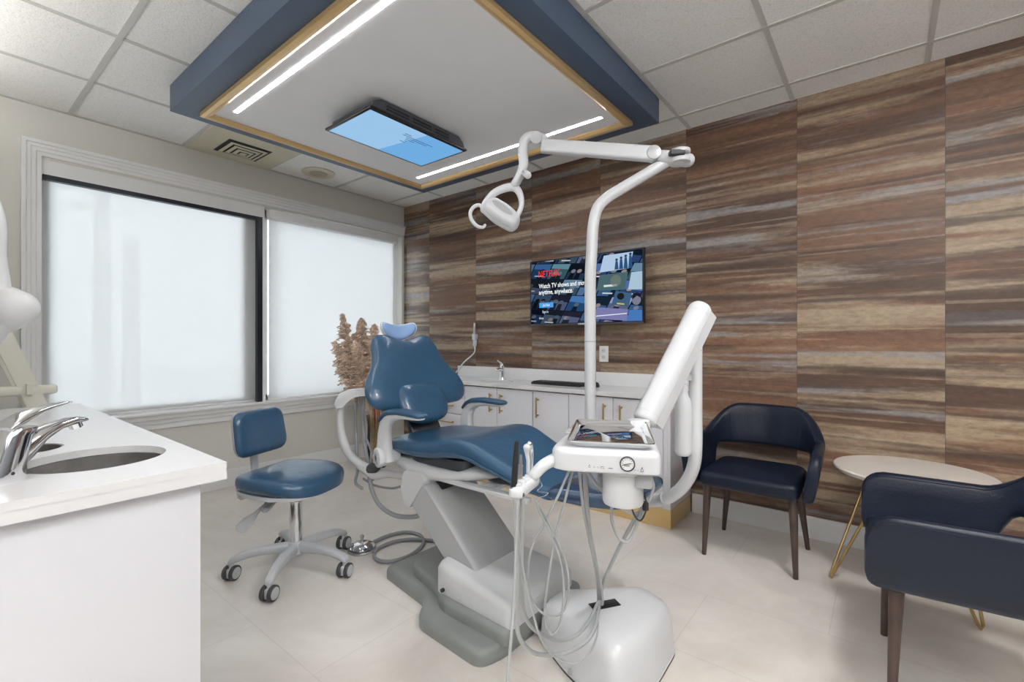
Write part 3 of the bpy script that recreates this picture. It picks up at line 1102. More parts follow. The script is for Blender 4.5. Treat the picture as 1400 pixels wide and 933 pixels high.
# ------------------------------------------------------------------ left counter with sink
LZ = 0.88
lc = thing('counter_cabinet', 'white counter cabinet in the left foreground under the round sink', 'cabinet', (2.0, -3.15, 0))
cb_ = B()
zt = LZ - .042
cb_.box((1.27, -3.497, 0), (1.29, -2.873, zt)).box((2.825, -3.497, 0), (2.8445, -2.873, zt)).box((1.29, -3.497, 0), (2.825, -3.48, zt)).box((1.29, -3.48, .08), (2.825, -2.873, .10))
mk('body', cb_, M['white_gloss'], lc, flat=True)
mk('end_panel', B().box((2.845, -3.497, 0.0), (2.865, -2.86, LZ - .042), bev=.0015), M['white_gloss'], lc)
for k in range(3):
    a = 1.28 + k * .52
    mk('door', B().box((a, -2.872, .1), (a + .515, -2.855, LZ - .05), bev=.0015), M['white_gloss'], lc)
lt = thing('countertop', 'thick white quartz countertop in the left foreground holding the round sink', 'countertop', (2.0, -3.15, LZ))
HOLES = [(2.605, -2.995, .135, .135), (2.345, -3.09, .075, .075)]
mk('slab', slab_with_holes(1.25, 2.888, -3.499, -2.815, LZ - .018, LZ, HOLES, 56), M['quartz'], lt, flat=True)
mk('edge_apron', B().box((2.866, -3.499, LZ - .04), (2.888, -2.815, LZ - .0175)).box((1.25, -2.852, LZ - .04), (2.866, -2.815, LZ - .0175)), M['quartz'], lt, flat=True)
t = thing('sink', 'round steel sink in the white counter at the left, beside the large faucet', 'sink', (2.605, -2.995, LZ - .15))
bowl(t, 2.605, -2.995, .135, .135, LZ - .017, .12)
t = thing('waste_chute', 'small round steel waste opening in the counter beyond the left faucet', 'waste chute', (2.345, -3.09, LZ))
mk('ring', B().lathe([(.0745, -.03), (.0745, -.001), (.072, 0), (.069, -.002), (.068, -.03)], (2.345, -3.09, LZ), n=40, cap=False), M['steel'], t)
mk('chute', B().lathe([(.07, -.02), (.069, -.16), (.001, -.162)], (2.345, -3.09, LZ), n=40, cap=False), M['steel'], t)
# chrome mixer faucet
FD = Vector((-0.52, 0.85, 0)).normalized()
FS = Vector((-FD.y, FD.x, 0))
fb = Vector((2.717, -3.149, LZ))
t = thing('faucet', 'large chrome lever faucet on the left foreground counter', 'faucet', tuple(fb))


def fring(c, a, b_, up, n=24):
    side = FS
    return [Vector(c) + side * a * math.cos(2 * PI * i / n) + up * b_ * math.sin(2 * PI * i / n) for i in range(n)]


rr = []
for z, off, a, b_ in ((0, -.005, .026, .031), (.004, -.005, .027, .033), (.03, -.002, .0255, .028), (.06, .006, .024, .026), (.09, .014, .0235, .026), (.100, .021, .0235, .027), (.104, .022, .022, .0255)):
    c = fb + FD * off + Vector((0, 0, z))
    rr.append([c + FS * a * math.copysign(abs(math.cos(q)) ** .75, math.cos(q)) + (FD * b_ * math.copysign(abs(math.sin(q)) ** .75, math.sin(q))) for q in [2 * PI * i / 28 for i in range(28)]])
mk('body', B().loft(rr), M['chrome'], t)
sp_ = B()
rr = []
for f, z, a, b_ in ((.012, .040, .018, .022), (.035, .062, .019, .024), (.06, .083, .0185, .016), (.09, .096, .018, .011), (.12, .102, .0175, .009), (.142, .102, .017, .008), (.15, .100, .013, .005)):
    c = fb + FD * f + Vector((0, 0, z))
    up = (Vector((0, 0, 1)) - FD * .35).normalized()
    rr.append(fring(c, a, b_, up))
mk('spout', sp_.loft(rr), M['chrome'], t)
mk('aerator', B().cyl(fb + FD * .128 + Vector((0, 0, .096)), fb + FD * .132 + Vector((0, 0, .085)), .0125), M['chrome'], t)
rr = []
for f, z, a, b_ in ((-.008, .107, .022, .003), (0.0, .112, .0225, .009), (.02, .121, .021, .012), (.045, .131, .018, .009), (.075, .139, .015, .006), (.105, .144, .012, .004), (.118, .144, .008, .002)):
    c = fb + FD * f + Vector((0, 0, z))
    up = (Vector((0, 0, 1)) - FD * .3).normalized()
    rr.append(fring(c, a, b_, up))
mk('lever', B().loft(rr), M['chrome'], t)
mk('index_dot', B().ball(fb + Vector((.0255, .006, .02)), .0035), M['black'], t)

# x-ray head on its arm, at the left edge of the frame
t = thing('xray_head', 'glossy white dental x-ray head on a folding arm above the left counter', 'x-ray head', (1.55, -3.49, 1.5))
c0, c1 = at(-22, 440, 1.72), at(37, 412, 1.64)
hd = B()
hd.tube([at(-60, 425, 1.75), at(-25, 425, 1.72), at(2, 422, 1.69), at(20, 421, 1.67)], [.085, .10, .088, .066], n=28)
mk('tube_housing', hd, M['xray_white'], t)
mk('cone', B().cyl(at(-8, 424, 1.7), at(27, 418, 1.66), .060, .052, n=32, bev=.012), M['xray_white'], t)
mk('yoke', B().tube([at(-10, 462, 1.70), at(-2, 440, 1.66), at(0, 400, 1.66), at(-5, 350, 1.67), at(-8, 300, 1.68), at(-25, 250, 1.75)], [.03, .036, .03, .026, .03, .03], n=16), M['xray_white'], t)
mk('arm', B().tube([at(-25, 250, 1.75), (1.5, -3.3, 1.86), (1.5, -3.46, 1.7)], [.03, .03, .035], n=16), M['xray_white'], t)
mk('wall_plate', B().box((1.42, -3.499, 1.45), (1.58, -3.46, 1.85), bev=.01), M['xray_white'], t)

# cream folding stand by the window
t = thing('folding_stand', 'cream painted A-frame wooden stand beyond the left counter by the window', 'stand', (0.72, -2.98, 0))


def plank(a, b_, w, th, side):
    a, b_ = Vector(a), Vector(b_)
    d = (b_ - a).normalized()
    s = Vector(side)
    s = (s - d * s.dot(d)).normalized()
    n = d.cross(s)
    rg = []
    for q in (a, b_):
        rg.append([q + s * w / 2 * i + n * th / 2 * j for i, j in ((-1, -1), (1, -1), (1, 1), (-1, 1))])
    return rg


for x in (0.60, 0.86):
    mk('leg', B().loft(plank((x, -3.06, 1.30), (x, -2.62, 0.0), .07, .025, (0, 1, 0))), M['cream'], t)
    mk('leg', B().loft(plank((x, -3.04, 1.28), (x, -3.42, 0.0), .055, .025, (0, 1, 0))), M['cream'], t)
for z, y in ((.93, -2.935), (.50, -2.79)):
    mk('rung', B().loft(plank((.56, y, z), (.90, y, z), .05, .022, (0, 0, 1))), M['cream'], t)
mk('shelf', B().box((.59, -3.20, .905), (.87, -2.90, .93), bev=.006), M['cream'], t)
mk('top_cap', B().box((.57, -3.11, 1.28), (.89, -2.99, 1.32), bev=.006), M['cream'], t)
mk('tie_bar', B().box((.845, -3.20, .90), (.875, -2.835, .945), bev=.012), M['cream'], t)

# ------------------------------------------------------------------ pampas grass
vx, vy = 0.43, -0.66
t = thing('vase', 'tall slim clear glass vase of dried stems on the floor by the window wall', 'vase', (vx, vy, 0))
mk('glass_wall', B().lathe([(.001, .004), (.085, .004), (.088, .01), (.085, .05), (.078, .40), (.09, .48)], (vx, vy, 0), n=32, cap=False), M['clear_plastic'], t)
rnd = random.Random(11)
stems = B()
reds = B()
for i in range(34):
    a, r0, r1 = rnd.uniform(0, 2 * PI), rnd.uniform(0, .05), rnd.uniform(.02, .12)
    p0 = (vx + r0 * math.cos(a), vy + r0 * math.sin(a), .035)
    p1 = (vx + r1 * math.cos(a), vy + r1 * math.sin(a), rnd.uniform(.62, .9))
    stems.tube([p0, ((p0[0] * 2 + p1[0]) / 3, (p0[1] * 2 + p1[1]) / 3, .35), p1], [.005, .004, .003], n=6, k=2)
for i in range(9):
    a, r1 = rnd.uniform(-.9, .9), rnd.uniform(.05, .13)
    reds.tube([(vx, vy, .2), (vx + r1 * .5 * math.cos(a), vy + r1 * .5 * math.sin(a), .5), (vx + r1 * math.cos(a) * 1.1, vy + r1 * math.sin(a), rnd.uniform(.62, .74))], [.005, .007, .004], n=6, k=3)
o = mk('dried_stems', stems, M['straw'], t, label='straw coloured dried stems')
mk('red_stems', reds, M['redstem'], t, label='burgundy dried stems')


def plume(name, base_, tip, wid, n, seed, label):
    r = random.Random(seed)
    base_, tip = Vector(base_), Vector(tip)
    ax = tip - base_
    mtx = basis(ax)
    t = thing('pampas_plume', label, 'pampas grass', tuple(base_), group='pampas plumes in the glass vase')
    b = B()
    b.tube([Vector((vx, vy, .45)) * .5 + base_ * .5, base_, base_ + ax * .9], [.004, .004, .002], n=6, k=3)
    L_ = ax.length
    for i in range(n):
        f = (i + r.random()) / n
        prof_ = math.sin(PI * min(1, f ** .75 * .93 + .07)) ** .8
        a = r.uniform(0, 2 * PI)
        ro = wid * prof_ * r.uniform(.25, 1)
        root = base_ + ax * f
        dirv = mtx @ Vector((math.cos(a), math.sin(a), r.uniform(.5, 1.4)))
        dirv.normalize()
        ln = ro * 1.25 + .018
        end = root + dirv * ln + Vector((0, 0, -ln * .18))
        mid = root + dirv * ln * .55 + Vector((0, 0, .012))
        b.tube([root, mid, end], [.005, .0095, .004], n=5, k=2, round_end=False)
        for s in range(4):
            q = root.lerp(end, r.uniform(.35, 1))
            e = q + Vector((r.uniform(-1, 1), r.uniform(-1, 1), r.uniform(-.6, .9))) * .022
            b.tube([q, e], [.004, .0015], n=4, sm=False, round_end=False)
    mk('fluff', b, M['pampas'], t)


def vp(px, py, d):
    return at(px, py, d)


PD = 4.40
for i, (bx_, by_, tx_, ty_, w_, dd, lab) in enumerate((
        (496, 545, 468, 432, .085, 4.40, 'tall pampas plume leaning left, highest of the bunch in the vase'),
        (494, 548, 458, 470, .075, 4.36, 'pampas plume leaning furthest left against the blind'),
        (500, 540, 494, 438, .085, 4.43, 'upright pampas plume in the middle of the bunch'),
        (502, 540, 512, 446, .08, 4.38, 'pampas plume leaning right, beside the chair backrest'),
        (492, 552, 470, 486, .075, 4.30, 'short low pampas plume at the left front of the bunch'),
        (500, 550, 487, 470, .08, 4.28, 'pampas plume in front of the middle of the bunch'),
        (504, 552, 515, 478, .075, 4.32, 'low pampas plume right, half hidden by the backrest'))):
    plume('pampas_plume', vp(bx_, by_, dd), vp(tx_, ty_, dd), w_ * 1.5, 330, 20 + i, lab)

# ------------------------------------------------------------------ guest armchairs
def make_armchair(label):
    t = thing('armchair', label, 'armchair', (0, 0, 0), 0, 'navy leather armchairs')
    # seat: front at -y
    out = rounded([(-.235, -.275), (.235, -.275), (.225, .20), (-.225, .20)], [.05, .05, .09, .09], 6)
    b = B()
    b.prism(out, .385, .468, bev=.028, seg=5, bev_bottom=True)
    mk('seat', b, M['leather'], t, local=True, angle=60)
    # wraparound shell
    path = []
    hw, fy_, by_, rc = .262, -.285, .24, .19
    for f_ in (0, .02, .05, .09, .14, .21, .3, .42, .55, .7, .85, 1):
        path.append((-hw - .012 * (1 - f_), fy_ + (by_ - rc - fy_) * f_))
    for i in range(1, 17):
        a = PI - PI / 2 * i / 16
        path.append((-hw + rc + rc * math.cos(a), by_ - rc + rc * math.sin(a)))
    nb = 12
    for i in range(1, nb):
        path.append((-hw + rc + (2 * (hw - rc)) * i / nb, by_ + .012 * math.sin(PI * i / nb)))
    right = [(-x, y) for x, y in path[:28]][::-1]
    path = path + right
    P2 = [Vector((x, y)) for x, y in path]
    n = len(P2)
    acc = [0.0]
    for i in range(1, n):
        acc.append(acc[-1] + (P2[i] - P2[i - 1]).length)
    Ltot = acc[-1]

    def ss(x):
        x = max(0, min(1, x))
        return x * x * (3 - 2 * x)
    rings = []
    th = .024
    for i in range(n):
        s = min(acc[i], Ltot - acc[i]) / (Ltot / 2)      # 0 front of arm .. 1 middle of back
        y = P2[i].y
        top = .625 + .155 * ss((s - .50) / .32)
        bot = .385 + .155 * ss((s - .50) / .13)
        if s < .11:                                            # rounded front of the arm
            q = math.sqrt(max(0, 1 - (1 - s / .11) ** 2))
            top = .55 + (top - .55) * q
            q = math.sqrt(max(0, 1 - (1 - min(1, s / .05)) ** 2))
            bot = .425 + (bot - .425) * q
        d = (P2[min(i + 1, n - 1)] - P2[max(i - 1, 0)]).normalized()
        nrm = Vector((-d.y, d.x))
        flare = .045
        ring = []
        K = 8
        for k in range(K + 1):
            a = -PI / 2 + PI * k / K
            ring.append(('o', a))
        pts = []
        hgt = top - bot
        r_ = min(th, hgt / 2 - .001)
        for side, sgn in ((1, 1), (-1, -1)):
            zs_ = [bot + r_ + (hgt - 2 * r_) * k / 4 for k in range(5)]
            if sgn < 0:
                zs_ = zs_[::-1]
            arc_top = []
            for z in zs_:
                fl = flare * (z - .42) / .3
                pts.append(Vector((*(P2[i] + nrm * (sgn * r_ + fl)), z)))
            if sgn > 0:
                for a in (30, 60, 90, 120, 150):
                    z = top - r_ + r_ * math.sin(R(a))
                    fl = flare * (z - .42) / .3
                    pts.append(Vector((*(P2[i] + nrm * (r_ * math.cos(R(a)) + fl)), z)))
            else:
                for a in (210, 240, 270, 300, 330):
                    z = bot + r_ + r_ * math.sin(R(a))
                    fl = flare * (z - .42) / .3
                    pts.append(Vector((*(P2[i] + nrm * (r_ * math.cos(R(a)) + fl)), z)))
        rings.append(pts)
    sh = mk('backrest', B().loft(rings), M['leather'], t, local=True, angle=60)
    # seams where the arms meet the back, and the stitched edge
    sm_ = B()
    for i in (21, n - 22):
        loop = rings[i]
        sm_.tube([p + (p - sum(loop, Vector()) / len(loop)).normalized() * .0005 for p in loop], .0022, n=6, closed=True, k=1)
    for idx_ in (5, 9):
        sm_.tube([rings[i][idx_] for i in range(2, n - 2)], .0018, n=6, k=2)
    mk('seam_piping', sm_, M['leather'], sh, local=True)
    for (x0, y0, x1, y1) in ((-.20, -.20, -.215, -.215), (.20, -.20, .215, -.215), (-.175, .15, -.22, .205), (.175, .15, .22, .205)):
        mk('leg', B().cyl((x1, y1, 0), (x0, y0, .40), .0115, .022, n=16, bev=.002), M['walnut'], t, local=True, label='dark walnut tapered leg')
    return t


a1 = make_armchair('dark navy leather armchair with walnut legs against the wood wall, beside the cabinets')
a1.location = (3.53, -0.395, 0)
a1.rotation_euler = (0, 0, R(0))
a2 = copy_tree(a1)
a2['label'] = 'dark navy leather armchair in the right foreground, seen from its side'
a2.location = (4.305, -1.10, 0)
a2.rotation_euler = (0, 0, R(-87.5))

# round side table
tx, ty = 4.18, -0.365
t = thing('side_table', 'round pale side table on gold hairpin legs between the two armchairs', 'table', (tx, ty, 0))
mk('table_top', B().lathe([(.001, .525), (.285, .525), (.298, .532), (.302, .545), (.298, .551), (.001, .552)], (tx, ty, 0), n=72), M['table_top'], t)
for a in (203, 309, 76):
    d = Vector((math.cos(R(a)), math.sin(R(a)), 0))
    s = Vector((-d.y, d.x, 0))
    f = Vector((tx, ty, 0)) + d * .325
    b = B()
    u = Vector((tx, ty, .524)) + d * .13
    v = Vector((tx, ty, .524)) + d * .20
    b.tube([u + s * .085, f + s * .010 + Vector((0, 0, .02)), f + Vector((0, 0, .0075)), f - s * .010 + Vector((0, 0, .02)), u - s * .085], .0065, n=10, sm=False)
    mk('leg', b, M['gold'], t, label='gold hairpin leg')

# ------------------------------------------------------------------ operator stool
sx, sy = 1.745, -2.075
st_ = thing('operator_stool', 'blue upholstered operator stool on five casters beside the left counter', 'stool', (sx, sy, 0))
hub = Vector((sx, sy, 0))
an0 = math.atan2(-2.317 + 2.075, 1.956 - 1.745)
star = B()
star.lathe([(.03, .085), (.045, .09), (.048, .115), (.036, .145), (.03, .15)], hub, n=28)
mk('base_hub', star, M['silver'], st_)
for k in range(5):
    a = an0 + 2 * PI * k / 5
    d = Vector((math.cos(a), math.sin(a), 0))
    s = Vector((-d.y, d.x, 0))
    rg = []
    for r_, z, w, h_ in ((.02, .118, .026, .026), (.08, .122, .025, .022), (.15, .122, .023, .02), (.22, .114, .021, .018), (.265, .100, .02, .017), (.292, .088, .019, .014), (.30, .082, .012, .008)):
        c = hub + d * r_ + Vector((0, 0, z))
        rg.append([c + s * w * math.copysign(abs(math.cos(q)) ** .6, math.cos(q)) + Vector((0, 0, h_ * math.copysign(abs(math.sin(q)) ** .6, math.sin(q)))) for q in [2 * PI * i / 16 for i in range(16)]])
    mk('base_arm', B().loft(rg), M['silver'], st_)
    c = hub + d * .285
    ca = a + (1.2, 0.3, 0.5, 0.8, 0.2)[k]
    # all wheels trail to the same side, as in the photo
    f = Vector((math.cos(R(-62)), math.sin(R(-62)), 0))
    l = Vector((-f.y, f.x, 0))
    cc = c - l * 0.0
    cs = B().cyl(cc + Vector((0, 0, .05)), cc + Vector((0, 0, .085)), .011, n=14)
    cs.box((-.012, -.022, -.02), (.012, .022, .024), bev=.006, mtx=frame(cc + Vector((0, 0, .034)), l, f, (0, 0, 1)))
    cst = mk('caster', cs, M['plastic'], st_)
    for sg in (-1, 1):
        w = B()
        wc = cc + l * sg * .019 + Vector((0, 0, .035))
        w.lathe([(.022, -.009), (.033, -.009), (.035, -.006), (.035, .006), (.033, .009), (.022, .009)], wc, l, n=32)
        wh = mk('wheel', w, M['rubber'], cst, label='dark rubber wheel')
    fc = B()
    for sg in (-1, 1):
        wc = cc + l * sg * .019 + Vector((0, 0, .035))
        fc.lathe([(.027, sg * .0085), (.026, sg * .0115), (.001, sg * .0125)], wc, l, n=28)
    mk('wheel_cover', fc, M['silver'], cst)
mk('gas_lift', B().cyl(hub + Vector((0, 0, .14)), hub + Vector((0, 0, .345)), .031, n=28).lathe([(.034, 0), (.036, .006), (.034, .012)], hub + Vector((0, 0, .345)), n=24), M['chrome'], st_, label='chrome gas lift column')
mk('piston', B().cyl(hub + Vector((0, 0, .34)), hub + Vector((0, 0, .42)), .014, n=20), M['black'], st_)
# seat faces along sf
sa = R(22)
sf = Vector((math.cos(sa), math.sin(sa), 0))
sl_ = Vector((-sf.y, sf.x, 0))
SZ = .432
sfm = frame(hub + Vector((0, 0, SZ)) - sf * .02, sf, sl_, (0, 0, 1))
outl = smooth_path([(-.215, -.13), (-.19, -.185), (-.08, -.225), (.06, -.235), (.17, -.20), (.225, -.11), (.235, 0), (.225, .11), (.17, .20), (.06, .235), (-.08, .225), (-.19, .185), (-.215, .13), (-.22, 0)], 4, True)
outl = [(p.x, p.y) for p in [Vector((q[0], q[1])) for q in outl]]
rings = []
for s, z in ((.90, 0), (.985, .008), (1.0, .03), (1.0, .04), (.985, .056), (.94, .068), (.85, .075), (.6, .080), (.3, .081), (.01, .081)):
    rings.append([(x * s * .95, y * s * .95, z - .022 * max(0, x * s / .235) ** 2 + .006 * (abs(y * s) / .23) ** 2) for x, y in outl])
mk('seat', B().loft(rings, mtx=sfm), M['navy'], st_, angle=60)
mk('seat_pan', B().prism([(x * .93, y * .93) for x, y in outl], -.014, .004, mtx=sfm), M['silver'], st_)
mech = B()
mech.box((-.20, -.045, -.055), (.06, .045, -.012), bev=.01, mtx=sfm)
mech.box((-.26, -.018, -.075), (-.05, .018, -.045), bev=.006, mtx=sfm)
mk('tilt_mechanism', mech, M['silver'], st_)
lev = B()


def loc(v):
    return sfm @ Vector(v)


for (p0, p1, w) in (((-.05, -.05, -.03), (-.10, -.235, -.16), .029), ((.0, -.05, -.03), (-.03, -.165, -.085), .02)):
    p0, p1 = loc(p0), loc(p1)
    lv_ = B()
    d = (p1 - p0).normalized()
    sd = d.cross(Vector((0.5, -0.8, 0.3))).normalized()
    n_ = d.cross(sd)
    rg = []
    for f, ww, tt in ((0, .007, .006), (.35, .007, .006), (.55, .012, .006), (.75, w, .006), (.93, w, .006), (1, w * .5, .004)):
        c = p0.lerp(p1, f)
        rg.append([c + sd * ww * math.cos(q) + n_ * tt * math.sin(q) for q in [2 * PI * i / 14 for i in range(14)]])
    mk('lever', lv_.loft(rg), M['metal_grey'], st_)
kp = loc((-.265, -.05, -.06))
mk('adjuster_knob', B().lathe([(.018, -.015), (.028, -.012), (.028, .012), (.018, .015)], kp, -sl_, n=8), M['silver'], st_)
mk('knob_centre', B().lathe([(.009, .0), (.009, .017), (.001, .018)], kp, -sl_, n=16), M['dark'], st_)
bar = B()
bar.loft([[loc((x + dx, y, z)) for dx, y in ((-.008, -.018), (.008, -.018), (.008, .018), (-.008, .018))] for x, z in ((-.225, -.10), (-.235, .0), (-.245, .12), (-.262, .26))])
mk('back_bar', bar, M['silver'], st_)
mk('bar_screw', B().cyl(loc((-.245, -.018, .135)), loc((-.245, -.04, .145)), .006), M['black'], st_)
bu = Vector((-.17, 0, 1)).normalized()
bup = sf * bu.x + Vector((0, 0, bu.z))
bn = (sl_.cross(bup)).normalized()
bfm = frame(loc((-.235, .0, .245)) + Vector((.012, .01, 0)), sl_, bup, bn)
o2 = rounded([(-.165, -.105), (.165, -.105), (.155, .125), (-.155, .125)], [.07, .07, .06, .06], 7)
bo = B().cushion([(x, y) for x, y in o2], (0, .0), .036, .022, bfm, p=7, K=8)
for v in bo.bm.verts:
    q = bfm.inverted() @ v.co
    q.z += .55 * q.x * q.x
    v.co = bfm @ q
mk('backrest', bo, M['navy'], st_, angle=60)
bsn = B().cushion([(x * 1.0, y * 1.0) for x, y in o2], (0, .0), .004, .030, bfm, p=9, K=6)
for v in bsn.bm.verts:
    q = bfm.inverted() @ v.co
    q.z += .55 * q.x * q.x - .004
    v.co = bfm @ q
mk('back_shell', bsn, M['silver'], st_, angle=60)

# ------------------------------------------------------------------ dental chair
YC = -1.565
ch = thing('dental_chair', 'reclining dental chair with blue upholstery on a grey lifting base', 'dental chair', (2.6, -1.65, 0))
# floor plate
pl = rounded([(2.17, -1.45), (2.15, -1.84), (2.52, -1.895), (2.60, -2.01), (2.965, -2.035), (2.995, -1.93), (2.995, -1.36), (2.60, -1.40)], [.05, .05, .05, .05, .05, .03, .04, .05], 5)
mk('base_plate', B().prism(pl, 0.0, 0.055, bev=.028, seg=4), M['base_grey'], ch, label='darker warm grey floor plate')
pl2 = rounded([(2.30, -1.50), (2.30, -1.80), (2.56, -1.865), (2.66, -1.935), (3.015, -1.945), (3.025, -1.47), (2.62, -1.46)], .05, 5)
mk('base_riser', B().prism(pl2, 0.045, 0.105, bev=.02, seg=4), M['base_grey'], ch)
# light grey pump cover, sloping up to the lifting arm
cv = B()
cvp = rounded([(2.57, -1.90), (3.02, -1.922), (3.022, -1.48), (2.60, -1.49)], [.07, .04, .04, .05], 6)
rg = []


def cz(x):
    return .178 + (3.02 - x) * .12


for ins, f in ((0, 0.0), (0, .72), (.012, .88), (.03, .97), (.05, 1.0), (.16, 1.0)):
    c_ = Vector((2.80, -1.70))
    rr = []
    for q in cvp:
        v = Vector(q[:2])
        w = v + (c_ - v).normalized() * ins
        rr.append((w.x, w.y, .1 + (cz(w.x) - .1) * f))
    rg.append(rr)
mk('pump_cover', cv.loft(rg), M['plastic_grey'], ch, label='light grey cover with rounded edges', angle=50)
mk('cover_screw', B().cyl((2.66, -1.918, .135), (2.66, -1.93, .135), .008), M['dark'], ch)
# lifting arm
la = B()
prof = [(2.74, .19), (2.62, .165), (2.33, .43), (2.30, .50), (2.36, .55), (2.45, .50), (2.47, .45)]
la_poly = rounded([(2.775, .20), (2.64, .15), (2.34, .41), (2.30, .475), (2.36, .535), (2.45, .50)], [.01, .01, .05, .04, .04, .03], 5)
ra = []
for y, ins in ((-1.835, .012), (-1.825, .003), (-1.815, 0), (-1.555, 0), (-1.545, .003), (-1.535, .012)):
    cx_, cz_ = 2.52, .34
    ra.append([(x + (cx_ - x) * ins / .25, y, z + (cz_ - z) * ins / .25) for x, z in la_poly])
mk('lift_arm', la.loft(ra), M['metal_grey'], ch, angle=30)
mk('arm_hood', B().loft([[(x, y, z) for x, z in rounded([(2.285, .46), (2.31, .40), (2.345, .375), (2.46, .53), (2.42, .56), (2.31, .55)], .02, 4)] for y in (-1.845, -1.525)]), M['plastic_grey'], ch)
mk('pivot_cavity', B().box((2.40, -1.76, .47), (2.485, -1.60, .515), bev=.008), M['black'], ch)
# under-seat shell
sl2 = B()
rg = []
for x, hw, zt, zb in ((2.10, .05, .60, .585), (2.13, .17, .606, .555), (2.2, .24, .612, .52), (2.32, .258, .606, .50), (2.45, .258, .592, .50), (2.58, .245, .598, .515), (2.70, .215, .618, .54), (2.78, .16, .59, .565)):
    ring = []
    for i in range(24):
        a = 2 * PI * i / 24
        y = hw * math.copysign(abs(math.cos(a)) ** .6, math.cos(a))
        z = (zt + zb) / 2 + (zt - zb) / 2 * math.copysign(abs(math.sin(a)) ** .8, math.sin(a))
        ring.append((x, YC + y, z))
    rg.append(ring)
mk('seat_shell', sl2.loft(rg), M['plastic_grey'], ch, label='light grey shell under the seat', angle=60)
mk('seat_pan', B().prism(rounded([(2.26, YC - .225), (2.66, YC - .225), (2.66, YC + .225), (2.26, YC + .225)], .08), .585, .630), M['dark'], ch, label='dark pan under the seat cushion')
rail = B()
rail.box((2.50, YC - .24, .527), (3.00, YC - .20, .545), bev=.004).box((2.50, YC + .20, .527), (3.00, YC + .24, .545), bev=.004)
rail.box((2.72, YC - .2, .525), (2.80, YC + .2, .545), bev=.004)
mk('leg_rail', rail, M['plastic_grey'], ch)
mk('rail_mechanism', B().box((2.72, YC - .15, .548), (2.96, YC + .15, .57), bev=.006), M['dark'], ch)


# seat and leg rest: one continuous upholstered body
def seat_loft(secs, b=None, n=32):
    rg = []
    for (x, hw, zc, th, bol) in secs:
        ring = []
        for i in range(n):
            a = 2 * PI * i / n
            ca, sa_ = math.cos(a), math.sin(a)
            y = hw * math.copysign(abs(ca) ** .55, ca)
            z = th * math.copysign(abs(sa_) ** .7, sa_)
            if sa_ > 0:
                z += bol * (abs(y) / hw) ** 2.5
            ring.append((x, YC + y, zc + z))
        rg.append(ring)
    return rg


def interp(secs, m=5):
    V = [tuple(s) for s in secs]
    out = []
    for i in range(len(V) - 1):
        p0 = V[max(i - 1, 0)]
        p1, p2 = V[i], V[i + 1]
        p3 = V[min(i + 2, len(V) - 1)]
        for j in range(m):
            t_ = j / m
            out.append(tuple(0.5 * ((2 * b_) + (c_ - a_) * t_ + (2 * a_ - 5 * b_ + 4 * c_ - d_) * t_ * t_ + (3 * b_ - a_ - 3 * c_ + d_) * t_ ** 3) for a_, b_, c_, d_ in zip(p0, p1, p2, p3)))
    out.append(V[-1])
    return out


secs = [(2.105, .13, .634, .012, 0), (2.112, .19, .634, .030, 0), (2.14, .235, .636, .044, .0), (2.22, .258, .643, .049, .004), (2.36, .264, .647, .049, .010), (2.48, .266, .657, .048, .020),
        (2.58, .263, .674, .047, .030), (2.68, .257, .674, .045, .030), (2.80, .245, .640, .040, .020), (2.94, .225, .595, .034, .010), (3.04, .21, .569, .030, .004), (3.075, .205, .563, .026, .0), (3.09, .18, .562, .012, 0)]
seat = mk('seat', B().loft(seat_loft(interp(secs))), M['navy'], ch, angle=70)
S2 = interp(secs)[8:-6]
pp = B()
for sg in (-1, 1):
    pp.tube([(x, YC + sg * (hw + .001), zc - .006) for (x, hw, zc, th, bol) in S2], .004, n=8, k=1)
mk('piping', pp, M['navy'], seat)
cr_ = B()
cr_.tube([(2.56, YC - .20, .706), (2.50, YC - .10, .692), (2.48, YC, .689), (2.50, YC + .10, .692), (2.56, YC + .20, .706)], .003, n=8)
mk('seat_seam', cr_, M['navy'], seat)
fsecs = [(3.06, .17, .57, .012, 0), (3.07, .20, .572, .028, 0), (3.12, .205, .573, .034, .004), (3.22, .202, .577, .036, .006), (3.32, .195, .586, .036, .004), (3.37, .18, .592, .031, 0), (3.39, .15, .594, .018, 0), (3.395, .10, .594, .006, 0)]
mk('foot_cushion', B().loft(seat_loft(interp(fsecs))), M['navy_film'], ch, angle=70, label='navy foot cushion under clear plastic film')

# backrest
up = Vector((-.25, 0, .48)).normalized()
lat = Vector((0, 1, 0))
nb_ = lat.cross(up).normalized()
bkm = frame((2.18, YC, .72), lat, up, nb_)
half = [(0, .494), (.045, .500), (.095, .520), (.15, .531), (.195, .512), (.22, .465), (.232, .41), (.252, .355), (.288, .302), (.322, .25), (.337, .195), (.322, .14), (.275, .106), (.20, .098), (.10, .095)]
full = half + [(0, .095)] + [(-x, y) for x, y in half[:0:-1]]
full = [(p.x, p.y) for p in smooth_path([(x, y) for x, y in full], 4, True)]
bk = B().cushion(full, (0, .29), .050, .035, bkm, p=6, K=12, dish=.010)
mk('backrest', bk, M['navy'], ch, angle=70)
mk('back_shell', B().cushion([(x * .93, (y - .29) * .93 + .29) for x, y in full], (0, .29), .0, .055, bkm, p=8, K=8), M['plastic_grey'], ch, angle=70)
lumb = [(-.152, .05), (-.160, .12), (-.145, .175), (-.10, .200), (0, .203), (.10, .200), (.145, .175), (.160, .12), (.152, .05), (.12, .005), (.06, -.016), (0, -.02), (-.06, -.016), (-.12, .005)]
lumb = [(p.x, p.y) for p in smooth_path(lumb, 4, True)]
lm = bkm @ Matrix.Translation((-.022, .016, .028))
mk('lumbar_pad', B().cushion(lumb, (0, .09), .038, .03, lm, p=5, K=10), M['navy'], ch, angle=70)
